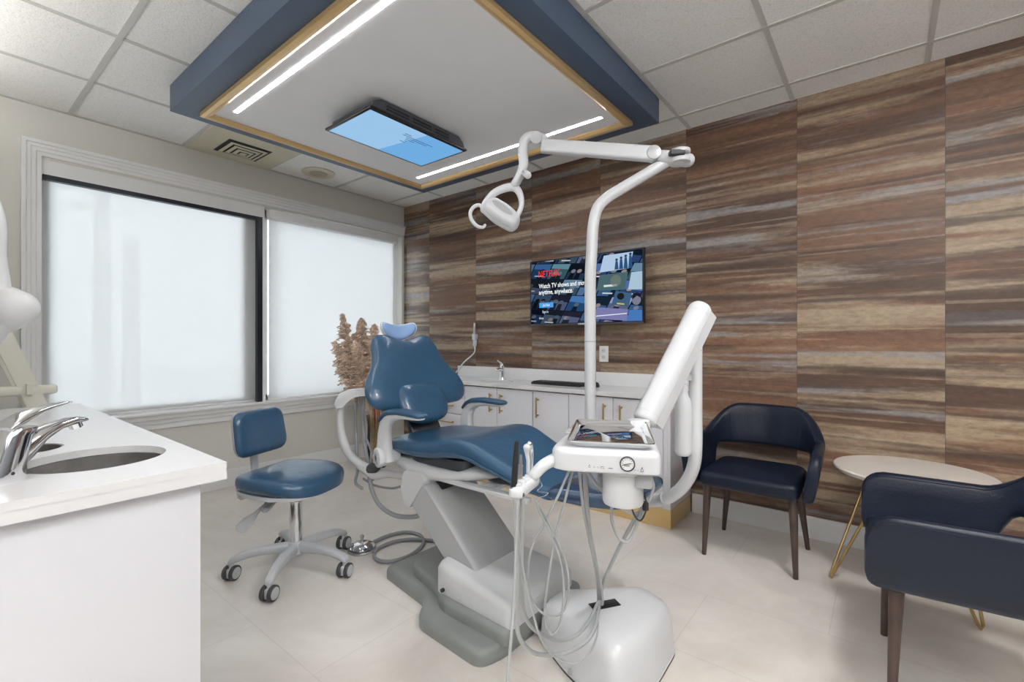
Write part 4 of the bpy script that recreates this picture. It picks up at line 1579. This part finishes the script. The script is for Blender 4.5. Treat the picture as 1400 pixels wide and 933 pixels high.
mk('recline_bracket', B().box((-.10, -.12, -.07), (.10, .18, -.035), bev=.01, mtx=bkm), M['dark'], ch)
# headrest
hm = frame(bkm @ Vector((.01, .575, -.035)), lat, (up + nb_ * .25).normalized(), (nb_ - up * .25).normalized())
hout = [(p.x, p.y) for p in smooth_path([(-.105, .045), (-.118, .012), (-.09, -.025), (-.04, -.048), (0, -.052), (.04, -.048), (.09, -.025), (.118, .012), (.105, .045), (.05, .040), (0, .038), (-.05, .040)], 4, True)]
hb = B().cushion(hout, (0, 0), .03, .02, hm, p=4, K=8, dish=.012)
for v in hb.bm.verts:
    q = hm.inverted() @ v.co
    q.z += 2.2 * q.x * q.x
    v.co = hm @ q
hr = mk('headrest', hb, M['navy_lt'], ch, angle=70, label='pale blue film covered headrest')
hs = B().cushion([(x * 1.06, y * 1.10) for x, y in hout], (0, 0), .006, .036, hm, p=5, K=8)
for v in hs.bm.verts:
    q = hm.inverted() @ v.co
    q.z += 2.2 * q.x * q.x
    v.co = hm @ q
mk('headrest_shell', hs, M['plastic'], hr, angle=70)
mk('headrest_stem', B().box((-.03, .46, -.055), (.03, .56, -.040), bev=.004, mtx=bkm), M['chrome'], ch)
# armrests
for sg in (-1, 1):
    y = YC + sg * .287
    pad = B()
    rg = []
    for x, z, w, h_ in ((2.150, .765, .012, .006), (2.158, .775, .028, .012), (2.185, .800, .033, .014), (2.225, .818, .035, .015), (2.30, .826, .036, .015), (2.38, .824, .036, .0145), (2.44, .822, .034, .0135), (2.462, .821, .024, .009), (2.468, .821, .008, .004)):
        rg.append([(x, y + w * math.copysign(abs(math.cos(q)) ** .75, math.cos(q)), z + h_ * math.copysign(abs(math.sin(q)) ** .75, math.sin(q))) for q in [2 * PI * i / 20 for i in range(20)]])
    mk('arm_pad', B().loft(rg), M['navy_film'] if False else M['navy'], ch, angle=60)
    fr_ = B()
    pth = [(2.18, .575, .028, .05), (2.175, .64, .026, .045), (2.175, .70, .024, .04), (2.185, .75, .024, .036), (2.215, .785, .025, .026), (2.26, .803, .027, .018), (2.33, .809, .028, .013), (2.40, .808, .028, .011), (2.445, .808, .02, .008), (2.46, .81, .008, .004)]
    pts = [Vector((a, b_)) for a, b_, _, _ in pth]
    rg = []
    for i, (x, z, w, h_) in enumerate(pth):
        d = (pts[min(i + 1, len(pts) - 1)] - pts[max(i - 1, 0)]).normalized()
        nn = Vector((-d.y, d.x))
        rg.append([(x + nn.x * h_ * math.copysign(abs(math.sin(q)) ** .7, math.sin(q)), y + w * math.copysign(abs(math.cos(q)) ** .7, math.cos(q)), z + nn.y * h_ * math.copysign(abs(math.sin(q)) ** .7, math.sin(q))) for q in [2 * PI * k / 20 for k in range(20)]])
    mk('arm_support', B().loft(rg), M['plastic'], ch, angle=60)
    pv = B()
    pv.cyl((2.19, YC + sg * .22, .60), (2.16, YC + sg * .325, .595), .042, .048, n=28, bev=.006)
    pp_ = mk('arm_pivot', pv, M['plastic'], ch)
    cb = B()
    ctr = Vector((2.16, YC + sg * .327, .595))
    for k in range(3):
        a = k * PI / 3
        cb.box((-.03, -.006, -.001), (.03, .006, .002), mtx=frame(ctr, (math.cos(a), 0, math.sin(a)), (-math.sin(a), 0, math.cos(a)), (0, sg, 0)))
    mk('pivot_cap', cb, M['metal_grey'], pp_)

# assistant arm, on the chair's left
DA = 2.42
asst = B()
asst.tube([at(508, 642, DA), at(495, 636, DA), at(480, 624, DA), at(470, 605, DA), at(466, 580, DA), at(466, 556, DA)], [.021, .021, .022, .022, .02, .018], n=18)
mk('assistant_arm', asst, M['plastic_grey'], ch)
mk('arm_joint', B().tube([at(492, 637, DA), at(512, 648, DA), at(530, 648, DA), at(556, 652, 2.40)], [.020, .030, .020, .018], n=14), M['plastic_grey'], ch)
mk('joint_knob', B().lathe([(.034, 0), (.038, .012), (.034, .03), (.018, .042), (.001, .045)], at(510, 645, DA) + Vector((0, 0, .0)), n=28), M['rubber'], ch, label='dark grey domed knob')
fin = [(456, 554), (459, 546), (465, 538), (476, 533), (490, 531), (504, 530), (505, 541), (492, 542), (481, 545), (473, 552), (467, 559), (460, 560)]
mk('assistant_holder', B().loft([[at(480 + (x - 480) * k, 545 + (y - 545) * k, d_) for x, y in fin] for k, d_ in ((.9, DA - .045), (.98, DA - .038), (1, DA - .03), (1, DA + .03), (.96, DA + .04))]), M['plastic'], ch, angle=50)
mk('holder_cap', B().ball(at(466, 555, DA) + Vector((0, 0, -.006)), (.022, .022, .018)), M['plastic'], ch)
for pts, r_ in (([(487, 542), (486, 570), (487, 600), (489, 640), (486, 660), (495, 668)], .008), ([(497, 542), (496, 570), (499, 610), (505, 640), (510, 655)], .010), ([(492, 542), (496, 585), (505, 610), (512, 632)], .006)):
    mk('assistant_hose', B().tube([at(x, y, DA + .03) for x, y in pts], r_, n=10), M['hose_dark'], ch)
mk('assistant_hose', B().tube([at(505, 652, 2.42), at(509, 672, 2.41), at(520, 692, 2.39), at(540, 705, 2.36), at(565, 707, 2.33), at(585, 700, 2.33)], .011, n=10), M['hose_dark'], ch)
mk('assistant_hose', B().tube([at(497, 655, 2.45), at(512, 664, 2.46), at(535, 668, 2.45), at(550, 664, 2.42), at(560, 655, 2.40)], .006, n=8), M['hose_dark'], ch)

# ------------------------------------------------------------------ foot pedal on the floor
t = thing('foot_pedal', 'round chrome foot pedal on the floor beside the stool, with grey hose', 'foot pedal', (1.812, -1.735, 0))
mk('pedal_plate', B().lathe([(.078, 0), (.078, .008), (.070, .012), (.001, .012)], (1.812, -1.735, 0), n=40), M['steel'], t)
mk('pedal_disc', B().lathe([(.068, .016), (.07, .022), (.058, .034), (.03, .042), (.001, .044)], (1.812, -1.735, 0), n=40), M['chrome'], t, label='domed chrome disc')
mk('pedal_post', B().cyl((1.812, -1.735, .04), (1.812, -1.735, .075), .008, bev=.002).ball((1.812, -1.735, .076), .011), M['steel'], t)


def flo(px, py, z=.011):
    d = 640 * (1.16 - z) / (py - 466.5)
    return at(px, py, d)


mk('hose', B().tube([flo(512, 741), flo(530, 733), flo(555, 728), flo(575, 733), flo(578, 745), flo(562, 759), flo(540, 767), flo(522, 768), flo(512, 762), flo(515, 752), flo(535, 742), flo(560, 738), flo(585, 739), flo(606, 742, .012)], .0105, n=10), M['hose_dark'], t)

# ------------------------------------------------------------------ utility box on the floor
t = thing('utility_box', 'low white rounded utility box on the floor in front of the chair base', 'utility box', (3.26, -1.68, 0))
ub = rounded([(3.035, -1.655), (3.03, -1.765), (3.23, -1.87), (3.44, -1.93), (3.485, -1.74), (3.475, -1.49), (3.34, -1.435)], [.02, .03, .05, .06, .06, .06, .03], 6)
ubc = Vector((3.27, -1.66))
rg = []
for ins, z in ((0, .0), (-.003, .012), (.0, .012), (.004, .07), (.010, .125), (.018, .155), (.032, .175), (.052, .187), (.09, .192), (.16, .193)):
    rr = []
    for q in ub:
        v = Vector(q[:2])
        w = v + (ubc - v).normalized() * min(ins, (ubc - v).length * .8)
        rr.append((w.x, w.y, z - max(0, (w.x + w.y * -.0 - 3.27) * -.10) * (1 if z > .1 else 0)))
    rg.append(rr)
mk('housing', B().loft(rg), M['plastic'], t, angle=60)
mk('base_gasket', B().prism([(ubc.x + (x - ubc.x) * 1.01, ubc.y + (y - ubc.y) * 1.01) for x, y in ub], 0, .008), M['dark'], t)
mk('hose_slot', B().box((-.055, -.022, 0), (.055, .022, .003), bev=.001, mtx=frame(Vector((3.28, -1.70, .1935)), (.55, .835, 0), (-.835, .55, 0), (0, 0, 1))), M['black'], t)
mk('cover_screw', B().cyl((3.24, -1.872, .03), (3.243, -1.882, .03), .009), M['metal_grey'], t)

# ------------------------------------------------------------------ operatory light on its pole
ol = thing('operatory_light', 'white operatory lamp on a tall bent pole over the dental chair', 'lamp', (2.955, -1.21, .39))
PDp = 2.3
pb = at(807, 500, PDp)
mk('pole', B().tube([(pb.x, pb.y, .39), (pb.x, pb.y, .70), (pb.x, pb.y, 1.10), (pb.x, pb.y, 1.45), at(809, 345, PDp), at(811, 310, PDp), at(817, 285, PDp), at(831, 270, PDp), at(850, 258, PDp), at(885, 237, PDp), at(915, 219, PDp)], .0275, n=28, k=8), M['plastic'], ol)
mk('pole_collar', B().cyl((pb.x, pb.y, 1.155), (pb.x, pb.y, 1.16), .0278, n=28), M['metal_grey'], ol)
mk('pole_bracket', B().cyl((pb.x, pb.y, .36), (pb.x, pb.y, .46), .045, n=24, bev=.006).tube([(pb.x, pb.y, .41), (2.88, -1.36, .45), (2.72, -1.52, .52)], .03, n=14), M['plastic_grey'], ol)
ja, jb = at(893, 211, 2.28), at(742, 200, 2.36)
jo = B()
jo.tube([at(940, 219, 2.28), at(926, 217, 2.28), at(905, 214, 2.28)], [.034, .036, .03], n=18)
jo.cyl(at(926, 226, 2.28), at(926, 205, 2.28), .040, n=24, bev=.008)
mk('elbow_joint', jo, M['plastic'], ol)
jk = B()
jk.box((-.030, -.036, -.012), (.042, .040, .012), bev=.006, mtx=frame(at(922, 211, 2.25), (.78, .62, 0), (-.62, .78, 0), (0, 0, 1)))
mk('joint_gap', jk, M['rubber'], ol)
mk('joint_clevis', B().cyl(at(930, 205, 2.26), at(930, 210.5, 2.26), .047, n=24, bev=.004).cyl(at(930, 217, 2.26), at(930, 223, 2.26), .047, n=24, bev=.004), M['plastic'], ol)
# spring arm: slim box section
d = (jb - ja).normalized()
sv = d.cross(Vector((0, 0, 1))).normalized()
uv_ = sv.cross(d)
sec = [(p[0], p[1]) for p in rounded([(-.026, -.036), (.026, -.036), (.026, .036), (-.026, .036)], .014, 4)]
rg = []
for f, k_ in ((0, .96), (.01, 1.0), (1, .9), (1.01, .86)):
    c = ja.lerp(jb, f)
    rg.append([c + sv * x * k_ + uv_ * y * k_ for x, y in sec])
mk('spring_arm', B().loft(rg), M['plastic'], ol, angle=30)
mk('arm_hinge', B().cyl(ja + sv * .032, ja - sv * .032, .034, n=28, bev=.004), M['silver'], ol)
mk('arm_hinge', B().cyl(at(733, 188, 2.34), at(733, 188, 2.41), .030, n=28, bev=.004), M['silver'], ol)
mk('drop_tube', B().tube([at(742, 190, 2.37), at(727, 187, 2.38), at(717, 193, 2.38), at(715, 208, 2.38), at(716, 225, 2.38), at(712, 238, 2.38), at(704, 252, 2.38)], [.026, .028, .026, .024, .024, .023, .022], n=18), M['plastic'], ol)
mk('tilt_knob', B().cyl(at(717, 236, 2.37), at(722, 240, 2.30), .017, n=20, bev=.003), M['plastic'], ol)
yk = B()
DL = 2.39
yk.tube([at(661, 287, DL), at(664, 277, DL), at(676, 264, DL), at(692, 257, DL), at(704, 257, DL), at(711, 266, DL), at(713, 280, DL), at(709, 292, DL), at(705, 298, DL)], [.017, .016, .019, .021, .021, .017, .013, .013, .016], n=16)
mk('yoke', yk, M['plastic'], ol)
# lamp head: shallow reflector housing tilted down toward the patient
A_, B_ = at(664, 277, DL), at(707, 308, DL)
hx = (B_ - A_).normalized()
hn = Vector((0.30, -0.30, 0.0))
vw = (CAM - (A_ + B_) / 2).normalized()
hz = (Vector((-.75, .40, -.42)))
hz = (hz - hx * hz.dot(hx)).normalized()
hy = hz.cross(hx)
hmx = frame((A_ + B_) / 2, hx, hy, hz)
ho = rounded([(-.098, -.045), (.0, -.062), (.098, -.045), (.108, .0), (.098, .045), (0, .062), (-.098, .045), (-.108, 0)], .03, 4)
rg = []
for s, z in ((.35, -.040), (.6, -.039), (.80, -.034), (.92, -.020), (.97, -.004), (.985, .004), (.965, .006), (.985, .008), (1.0, .014), (1.0, .024), (.93, .030), (.6, .033), (.1, .034)):
    rg.append([hmx @ Vector((x * s, y * s, z)) for x, y in ho])
hd_ = mk('lamp_head', B().loft(rg), M['plastic'], ol, angle=60)
mk('head_recess', B().cushion([(.062 * math.cos(a) - .008, .024 * math.sin(a)) for a in [2 * PI * i / 28 for i in range(28)]], (-.008, 0), .003, .003, hmx @ Matrix.Translation((0, -.0, -.0392)), p=4, K=5), M['metal_grey'], hd_)
mk('lens', B().cushion([(x * .8, y * .75) for x, y in ho], (0, 0), .006, .002, hmx @ Matrix.Translation((0, 0, .031)), p=6, K=5), M['clear_plastic'], hd_)
mk('sensor_window', B().box((-.014, -.008, -.002), (.014, .008, .003), bev=.002, mtx=hmx @ Matrix.Translation((.092, -.052, .012))), M['dark'], hd_)
mk('handle', B().tube([at(663, 289, DL), at(656, 281, DL), at(648, 283, DL), at(643, 291, DL), at(645, 301, DL), at(652, 309, DL), at(660, 311, DL), at(663, 308, DL)], [.009, .010, .010, .0095, .0095, .009, .008, .007], n=12), M['plastic'], ol)

# ------------------------------------------------------------------ delivery unit
du = thing('delivery_unit', 'white dental delivery unit with gauge, instrument hoses and a folding arm', 'delivery unit', (3.45, -1.75, .4))
AX = Vector((math.cos(R(116.3)), math.sin(R(116.3)), 0))      # depth
RX = Vector((AX.y, -AX.x, 0))                                  # to the right
o0 = at(828, 630, 1.2)
hz0 = .823
hm_ = frame((o0.x, o0.y, 0), RX, AX, (0, 0, 1))
hp_ = rounded([(-.148, .0), (.138, .0), (.140, .36), (-.085, .40), (-.125, .20)], [.055, .025, .04, .05, .06], 6)
hpo = B().prism(hp_, hz0, .880, bev=.018, seg=4, mtx=hm_, bev_bottom=False)
head = mk('unit_head', hpo, M['plastic'], du, angle=50)
mk('head_rim', B().prism([(x * .9, (y - .19) * .9 + .19) for x, y in hp_], hz0 - .008, hz0 + .002, mtx=hm_), M['plastic_grey'], head)
mk('keypad', B().prism(rounded([(-.03, -.07), (.012, -.07), (.03, .07), (-.012, .07)], .008), 0, .004, bev=.002, mtx=hm_ @ Matrix.Translation((-.098, .27, .879))), M['metal_grey'], head)
kp_ = B()
for k in range(4):
    kp_.cyl(hm_ @ Vector((-.108 + k * .006, .225 + k * .03, .882)), hm_ @ Vector((-.108 + k * .006, .225 + k * .03, .886)), .006, n=14)
mk('keypad_button', kp_, M['plastic'], head)
# gauge on the front
gc = hm_ @ Vector((.054, -.001, .848))
gz = -AX
gm = frame(gc, RX, (0, 0, 1), gz)
mk('pressure_gauge', B().lathe([(.019, -.004), (.019, .004), (.0175, .006), (.016, .004), (.016, .003)], gc, gz, n=36, cap=False), M['dark'], head, label='dark rimmed pressure gauge')
gd = B()
gd.lathe([(.0165, .0025), (.001, .003)], gc, gz, n=36)
mk('gauge_dial', gd, M['trim'], head)
gi = B()
for k in range(11):
    a = R(225 - 27 * k)
    gi.box((.0115, -.0004, .0035), (.0145, .0004, .004), mtx=gm @ Matrix.Rotation(a, 4, 'Z'))
gi.box((-.012, -.0008, .0038), (.010, .0008, .0043), mtx=gm @ Matrix.Rotation(R(12), 4, 'Z'))
gi.box((-.008, -.005, .0036), (.006, -.0036, .0041), mtx=gm)
mk('gauge_marks', gi, M['black'], head)
# small printed symbols along the lower front edge
sy_ = B()
fm_ = frame(hm_ @ Vector((0, -.0008, 0)), RX, (0, 0, 1), -AX)


def ring2(cx, cz, r, w=.0007, n=14):
    for i in range(n):
        a = 2 * PI * i / n
        b2 = 2 * PI * (i + 1) / n
        sy_.loft([[fm_ @ Vector((cx + q * math.cos(g), cz + .0085 + q * math.sin(g), 0)) for g in (a, b2)] for q in (r - w, r)], cap=False, closed=False)


def bar2(x0, z0, x1, z1):
    sy_.loft([[fm_ @ Vector((x0, z0 + .0085, 0)), fm_ @ Vector((x1, z0 + .0085, 0))], [fm_ @ Vector((x0, z1 + .0085, 0)), fm_ @ Vector((x1, z1 + .0085, 0))]], cap=False, closed=False)


ring2(-.041, .8270, .0028)
bar2(-.0418, .8296, -.0402, .8325)
for x in (-.029, -.0195):
    ring2(x, .8265, .0018, .0005)
bar2(-.0265, .8258, -.0245, .8263)
bar2(-.0125, .8295, -.0115, .8235)
bar2(-.0125, .8295, -.0045, .8285)
bar2(-.0095, .8245, -.0025, .8237)
bar2(-.0085, .8265, -.0030, .8260)
bar2(.006, .8256, .019, .8247)
bar2(.008, .8268, .017, .8262)
bar2(.070, .8250, .0765, .8243)
bar2(.0785, .8250, .082, .8243)
ring2(.090, .8245, .0038, .0008)
ring2(.090, .8310, .0016, .0014)
bar2(.0855, .8212, .0945, .8206)
mk('control_symbols', sy_, M['black'], head, flat=True, label='row of small black printed symbols')
# parts hanging under the head
mk('head_canister', B().lathe([(.052, 0), (.055, .006), (.055, .085), (.062, .09), (.062, .108)], hm_ @ Vector((.045, .10, .715)), n=36), M['plastic'], du)
ug = B()
ug.box((.075, .05, .770), (.12, .11, .816), bev=.006, mtx=hm_)
mk('valve_block', ug, M['metal_grey'], du)
mk('flex_joint', B().cyl(hm_ @ Vector((.10, .375, .84)), hm_ @ Vector((.10, .375, .90)), .038, n=28, bev=.006), M['plastic'], du)
# flexible balance arm
fa, fb_ = at(882, 575, 1.62), at(957, 424, 1.74)
fd = (fb_ - fa).normalized()
fs = fd.cross(Vector((0, 0, 1))).normalized()
fu = fs.cross(fd)
sec = []
for k in range(24):
    a = 2 * PI * k / 24
    sec.append((.043 * math.cos(a), .043 * math.sin(a)))
rg = []
for f, k_ in ((-.02, .70), (-.012, .9), (0, 1), (.02, 1), (.98, 1), (1.0, .98), (1.02, .90), (1.04, .72), (1.05, .3)):
    c = fa.lerp(fb_, f)
    rg.append([c + fs * x * k_ + fu * y * k_ for x, y in sec])
mk('balance_arm', B().loft(rg), M['plastic'], du, angle=50)
for f0 in (.05, .955):
    c0_, c1_ = fa.lerp(fb_, f0), fa.lerp(fb_, f0 + .004)
    mk('arm_band', B().cyl(c0_, c1_, .0436, n=32), M['plastic_grey'], du)
ck = B()
rg = []
for f in (.0, 1.0):
    c = fa.lerp(fb_, f) - fu * .030 + fs * .018
    rg.append([c + fs * x + fu * y for x, y in ((-.020, -.022), (.020, -.022), (.026, .02), (-.026, .02))])
mk('arm_channel', ck.loft(rg), M['plastic_grey'], du)
# upright and curved tube
pd = 1.80
up0 = at(951, 452, pd)
mk('upright_tube', B().tube([at(951, 448, pd), at(951, 500, pd), at(951, 560, pd), at(951, 612, pd), at(948, 638, pd + .02), at(938, 660, pd + .06), at(922, 676, pd + .12), at(905, 684, pd + .19), at(885, 686, pd + .26), (3.02, -1.30, .40), (2.955, -1.215, .405)], .0245, n=24), M['plastic'], du)
mk('tube_collar', B().cyl(at(951, 478, pd), at(951, 480, pd), .0248, n=24), M['metal_grey'], du)
mk('upright_knuckle', B().tube([at(951, 470, pd), at(954, 440, 1.78), at(958, 428, 1.76)], [.0255, .028, .03], n=18), M['plastic'], du)
mk('tube_end_ring', B().cyl(at(910, 682, pd + .165), at(906, 683.5, pd + .18), .027, n=24), M['plastic_grey'], du)
# water bottle hanging on the upright
wb = at(934, 623, 1.80)
mk('water_bottle', B().lathe([(.001, 0), (.020, .0), (.028, .006), (.031, .016), (.031, .19), (.028, .215), (.018, .235), (.017, .245), (.017, .275), (.019, .277), (.019, .29)], wb + Vector((0, 0, .0)), n=28), M['plastic'], du)
mk('bottle_bracket', B().box((-.03, -.015, -.01), (.03, .015, .012), bev=.004, mtx=frame(at(940, 517, 1.80), (.78, .62, 0), (-.62, .78, 0), (0, 0, 1))), M['metal_grey'], du)

# instrument holder on the head's left
ha_ = B()
ha_.tube([hm_ @ Vector((-.120, .06, .845)), at(744, 636, 1.235), at(730, 650, 1.225)], [.017, .016, .015], n=18)
mk('holder_arm', ha_, M['plastic'], du)
hb_ = B()
hdir = (at(690, 676, 1.12) - at(722, 656, 1.24)).normalized()
hside = hdir.cross(Vector((0, 0, 1))).normalized()
hupv = hside.cross(hdir)
rg = []
p_a, p_b = at(730, 655, 1.26), at(704, 675, 1.14)
for f, w, h_ in ((-.02, .012, .010), (0, .018, .015), (.1, .0195, .0165), (.9, .0195, .0165), (1.0, .017, .0145), (1.04, .008, .008)):
    c = p_a.lerp(p_b, f)
    rg.append([c + hside * w * math.copysign(abs(math.cos(q)) ** .7, math.cos(q)) + hupv * h_ * math.copysign(abs(math.sin(q)) ** .7, math.sin(q)) for q in [2 * PI * k / 20 for k in range(20)]])
hob = mk('instrument_holder', hb_.loft(rg), M['plastic'], du, angle=60)
hg = B()
for k in range(5):
    c = p_a.lerp(p_b, .08 + k * .2) + hupv * .015
    hg.cyl(c - hupv * .008, c + hupv * .006, .0125, .0115, n=20, bev=.003)
mk('holder_cup', hg, M['plastic'], hob)
mk('holder_screw', B().cyl(at(715, 676, 1.15), at(715, 677, 1.138), .0045, n=14), M['chrome'], hob)
# two thick instrument hoses run up into the holder; thin ones loop to the head
HS = [
    ([(705, 684, 1.14), (706, 740, 1.16), (708, 800, 1.2), (706, 845, 1.24), (712, 876, 1.27), (733, 894, 1.32), (769, 894, 1.38), (798, 880, 1.44), (812, 862, 1.5), (818, 838, 1.60), (820, 822, 1.72)], .0062, 'hose'),
    ([(714, 684, 1.17), (713, 740, 1.2), (713, 800, 1.24), (717, 840, 1.3), (733, 863, 1.36), (762, 876, 1.42), (788, 869, 1.48), (805, 850, 1.54), (814, 832, 1.62), (819, 821, 1.73)], .0060, 'hose'),
    ([(708, 686, 1.13), (709, 740, 1.16), (719, 800, 1.2), (729, 840, 1.24), (742, 880, 1.28), (762, 901, 1.32), (785, 907, 1.36), (803, 896, 1.4), (816, 870, 1.48), (818, 835, 1.62), (819, 823, 1.72)], .0032, 'hose'),
    ([(778, 644, 1.27), (763, 678, 1.27), (744, 716, 1.27), (727, 748, 1.27), (722, 785, 1.27), (728, 822, 1.28), (748, 842, 1.29), (768, 838, 1.3), (777, 815, 1.3), (775, 775, 1.29), (760, 735, 1.28), (742, 700, 1.26), (732, 684, 1.24)], .0034, 'hose'),
    ([(783, 644, 1.29), (771, 690, 1.29), (760, 730, 1.29), (752, 775, 1.29), (745, 830, 1.29), (747, 858, 1.29), (756, 867, 1.3), (766, 852, 1.3), (771, 805, 1.3), (765, 762, 1.29), (750, 725, 1.27), (738, 700, 1.25), (733, 684, 1.24)], .0036, 'hose'),
    ([(800, 645, 1.36), (802, 690, 1.38), (806, 730, 1.42), (813, 765, 1.5), (817, 790, 1.6), (819, 822, 1.73)], .0075, 'hose'),
    ([(792, 645, 1.33), (798, 700, 1.35), (808, 745, 1.42), (820, 790, 1.55), (824, 825, 1.62), (819, 823, 1.73)], .0042, 'hose'),
    ([(803, 646, 1.33), (820, 668, 1.36), (845, 690, 1.42), (866, 703, 1.48), (882, 692, 1.5), (893, 668, 1.5), (890, 652, 1.48)], .0052, 'hose'),
    ([(874, 700, 1.5), (868, 710, 1.5), (846, 750, 1.55), (826, 795, 1.64), (820, 822, 1.73)], .0062, 'hose'),
    ([(880, 696, 1.48), (861, 738, 1.45), (846, 735, 1.43), (836, 706, 1.43), (842, 676, 1.45), (858, 668, 1.46), (874, 682, 1.47), (877, 705, 1.48), (870, 718, 1.5)], .0052, 'hose'),
    ([(707, 688, 1.13), (706, 740, 1.13), (703, 810, 1.12), (699, 870, 1.11), (694, 930, 1.1), (690, 1010, 1.08)], .0036, 'hose'),
]
for pts, r_, mm in HS:
    mk('hose', B().tube([at(*p) for p in pts], r_, n=10, k=7), M[mm], du, label='pale grey instrument hose')
mk('cable', B().tube([at(*p) for p in [(855, 650, 1.36), (861, 685, 1.38), (868, 706, 1.41), (876, 712, 1.44), (883, 698, 1.46), (882, 680, 1.45), (872, 664, 1.43), (860, 660, 1.42)]], .0026, n=8, k=7), M['black'], du, label='thin black cable loop')
mk('hose_clip', B().box((-.009, -.011, -.013), (.009, .011, .013), bev=.003, mtx=frame(at(882, 692, 1.47), (.78, .62, 0), (-.62, .78, 0), (0, 0, 1))), M['black'], du)
wr = B()
wr.tube([at(736, 655, 1.26), at(741, 664, 1.27), at(735, 672, 1.26), at(749, 674, 1.28), at(743, 679, 1.27), at(730, 681, 1.25)], .0012, n=6)
mk('wire_hook', wr, M['chrome'], du)

# instrument tray resting on the head
it = thing('instrument_tray', 'shiny steel instrument tray resting on the delivery unit', 'tray', tuple(hm_ @ Vector((.012, .19, .8805))))
to = rounded([(-.100, .012), (.124, .012), (.124, .352), (-.100, .352)], .024, 6)
tc_ = Vector((.012, .182))
rg = []
for s, z in ((.885, 0.8830), (.90, 0.8820), (.955, 0.8915), (.985, 0.8975), (1.0, 0.8995), (1.005, 0.8970), (1.0, 0.8950)):
    rg.append([((tc_.x + (x - tc_.x) * (1 - (1 - s) * 1.15)), tc_.y + (y - tc_.y) * (1 - (1 - s) * .75), z) for x, y in to])
tb = B().loft(rg, cap=False, mtx=hm_)
inner = [hm_ @ Vector(p) for p in rg[0]]
f_ = tb.bm.faces.new([tb.bm.verts.new(p) for p in inner])
mk('tray_pan', tb, M['tray_steel'], it, angle=50)

# instruments standing in the holder
t = thing('suction_tip', 'black suction tip with blue ring standing in the instrument holder', 'suction tip', tuple(at(702, 672, 1.15)))
mk('wand', B().tube([at(702.5, 668, 1.15), at(704, 640, 1.15), at(706.5, 606, 1.15)], [.0085, .0075, .0060], n=14), M['black'], t)
mk('collar', B().cyl(at(702, 672, 1.15), at(702.3, 666, 1.15), .0105, .0095, n=18), M['blue_ring'], t, label='blue ring')
t = thing('handpiece', 'slim steel handpiece standing behind the black suction tip', 'handpiece', tuple(at(711, 665, 1.19)))
mk('sleeve', B().cyl(at(710.5, 664, 1.19), at(712, 637, 1.19), .0068, .0055, n=16, bev=.001), M['steel'], t)
mk('tip', B().cyl(at(712, 637, 1.19), at(712.2, 622, 1.19), .0045, .003, n=14), M['steel'], t)
mk('ring', B().cyl(at(711.9, 638, 1.19), at(712, 636, 1.19), .0062, n=16), M['steel'], t)
t = thing('water_syringe', 'white two-button air water syringe at the back of the instrument holder', 'syringe', tuple(at(722, 648, 1.23)))
mk('handle', B().tube([at(722, 646, 1.23), at(722, 630, 1.23), at(720.5, 620, 1.23), at(720, 612, 1.22)], [.0055, .005, .006, .009], n=14), M['plastic'], t)
mk('nozzle', B().tube([at(727, 645, 1.24), at(727, 628, 1.24), at(726, 615, 1.24), at(724, 608, 1.23)], [.0045, .0045, .006, .0085], n=14), M['chrome'], t)
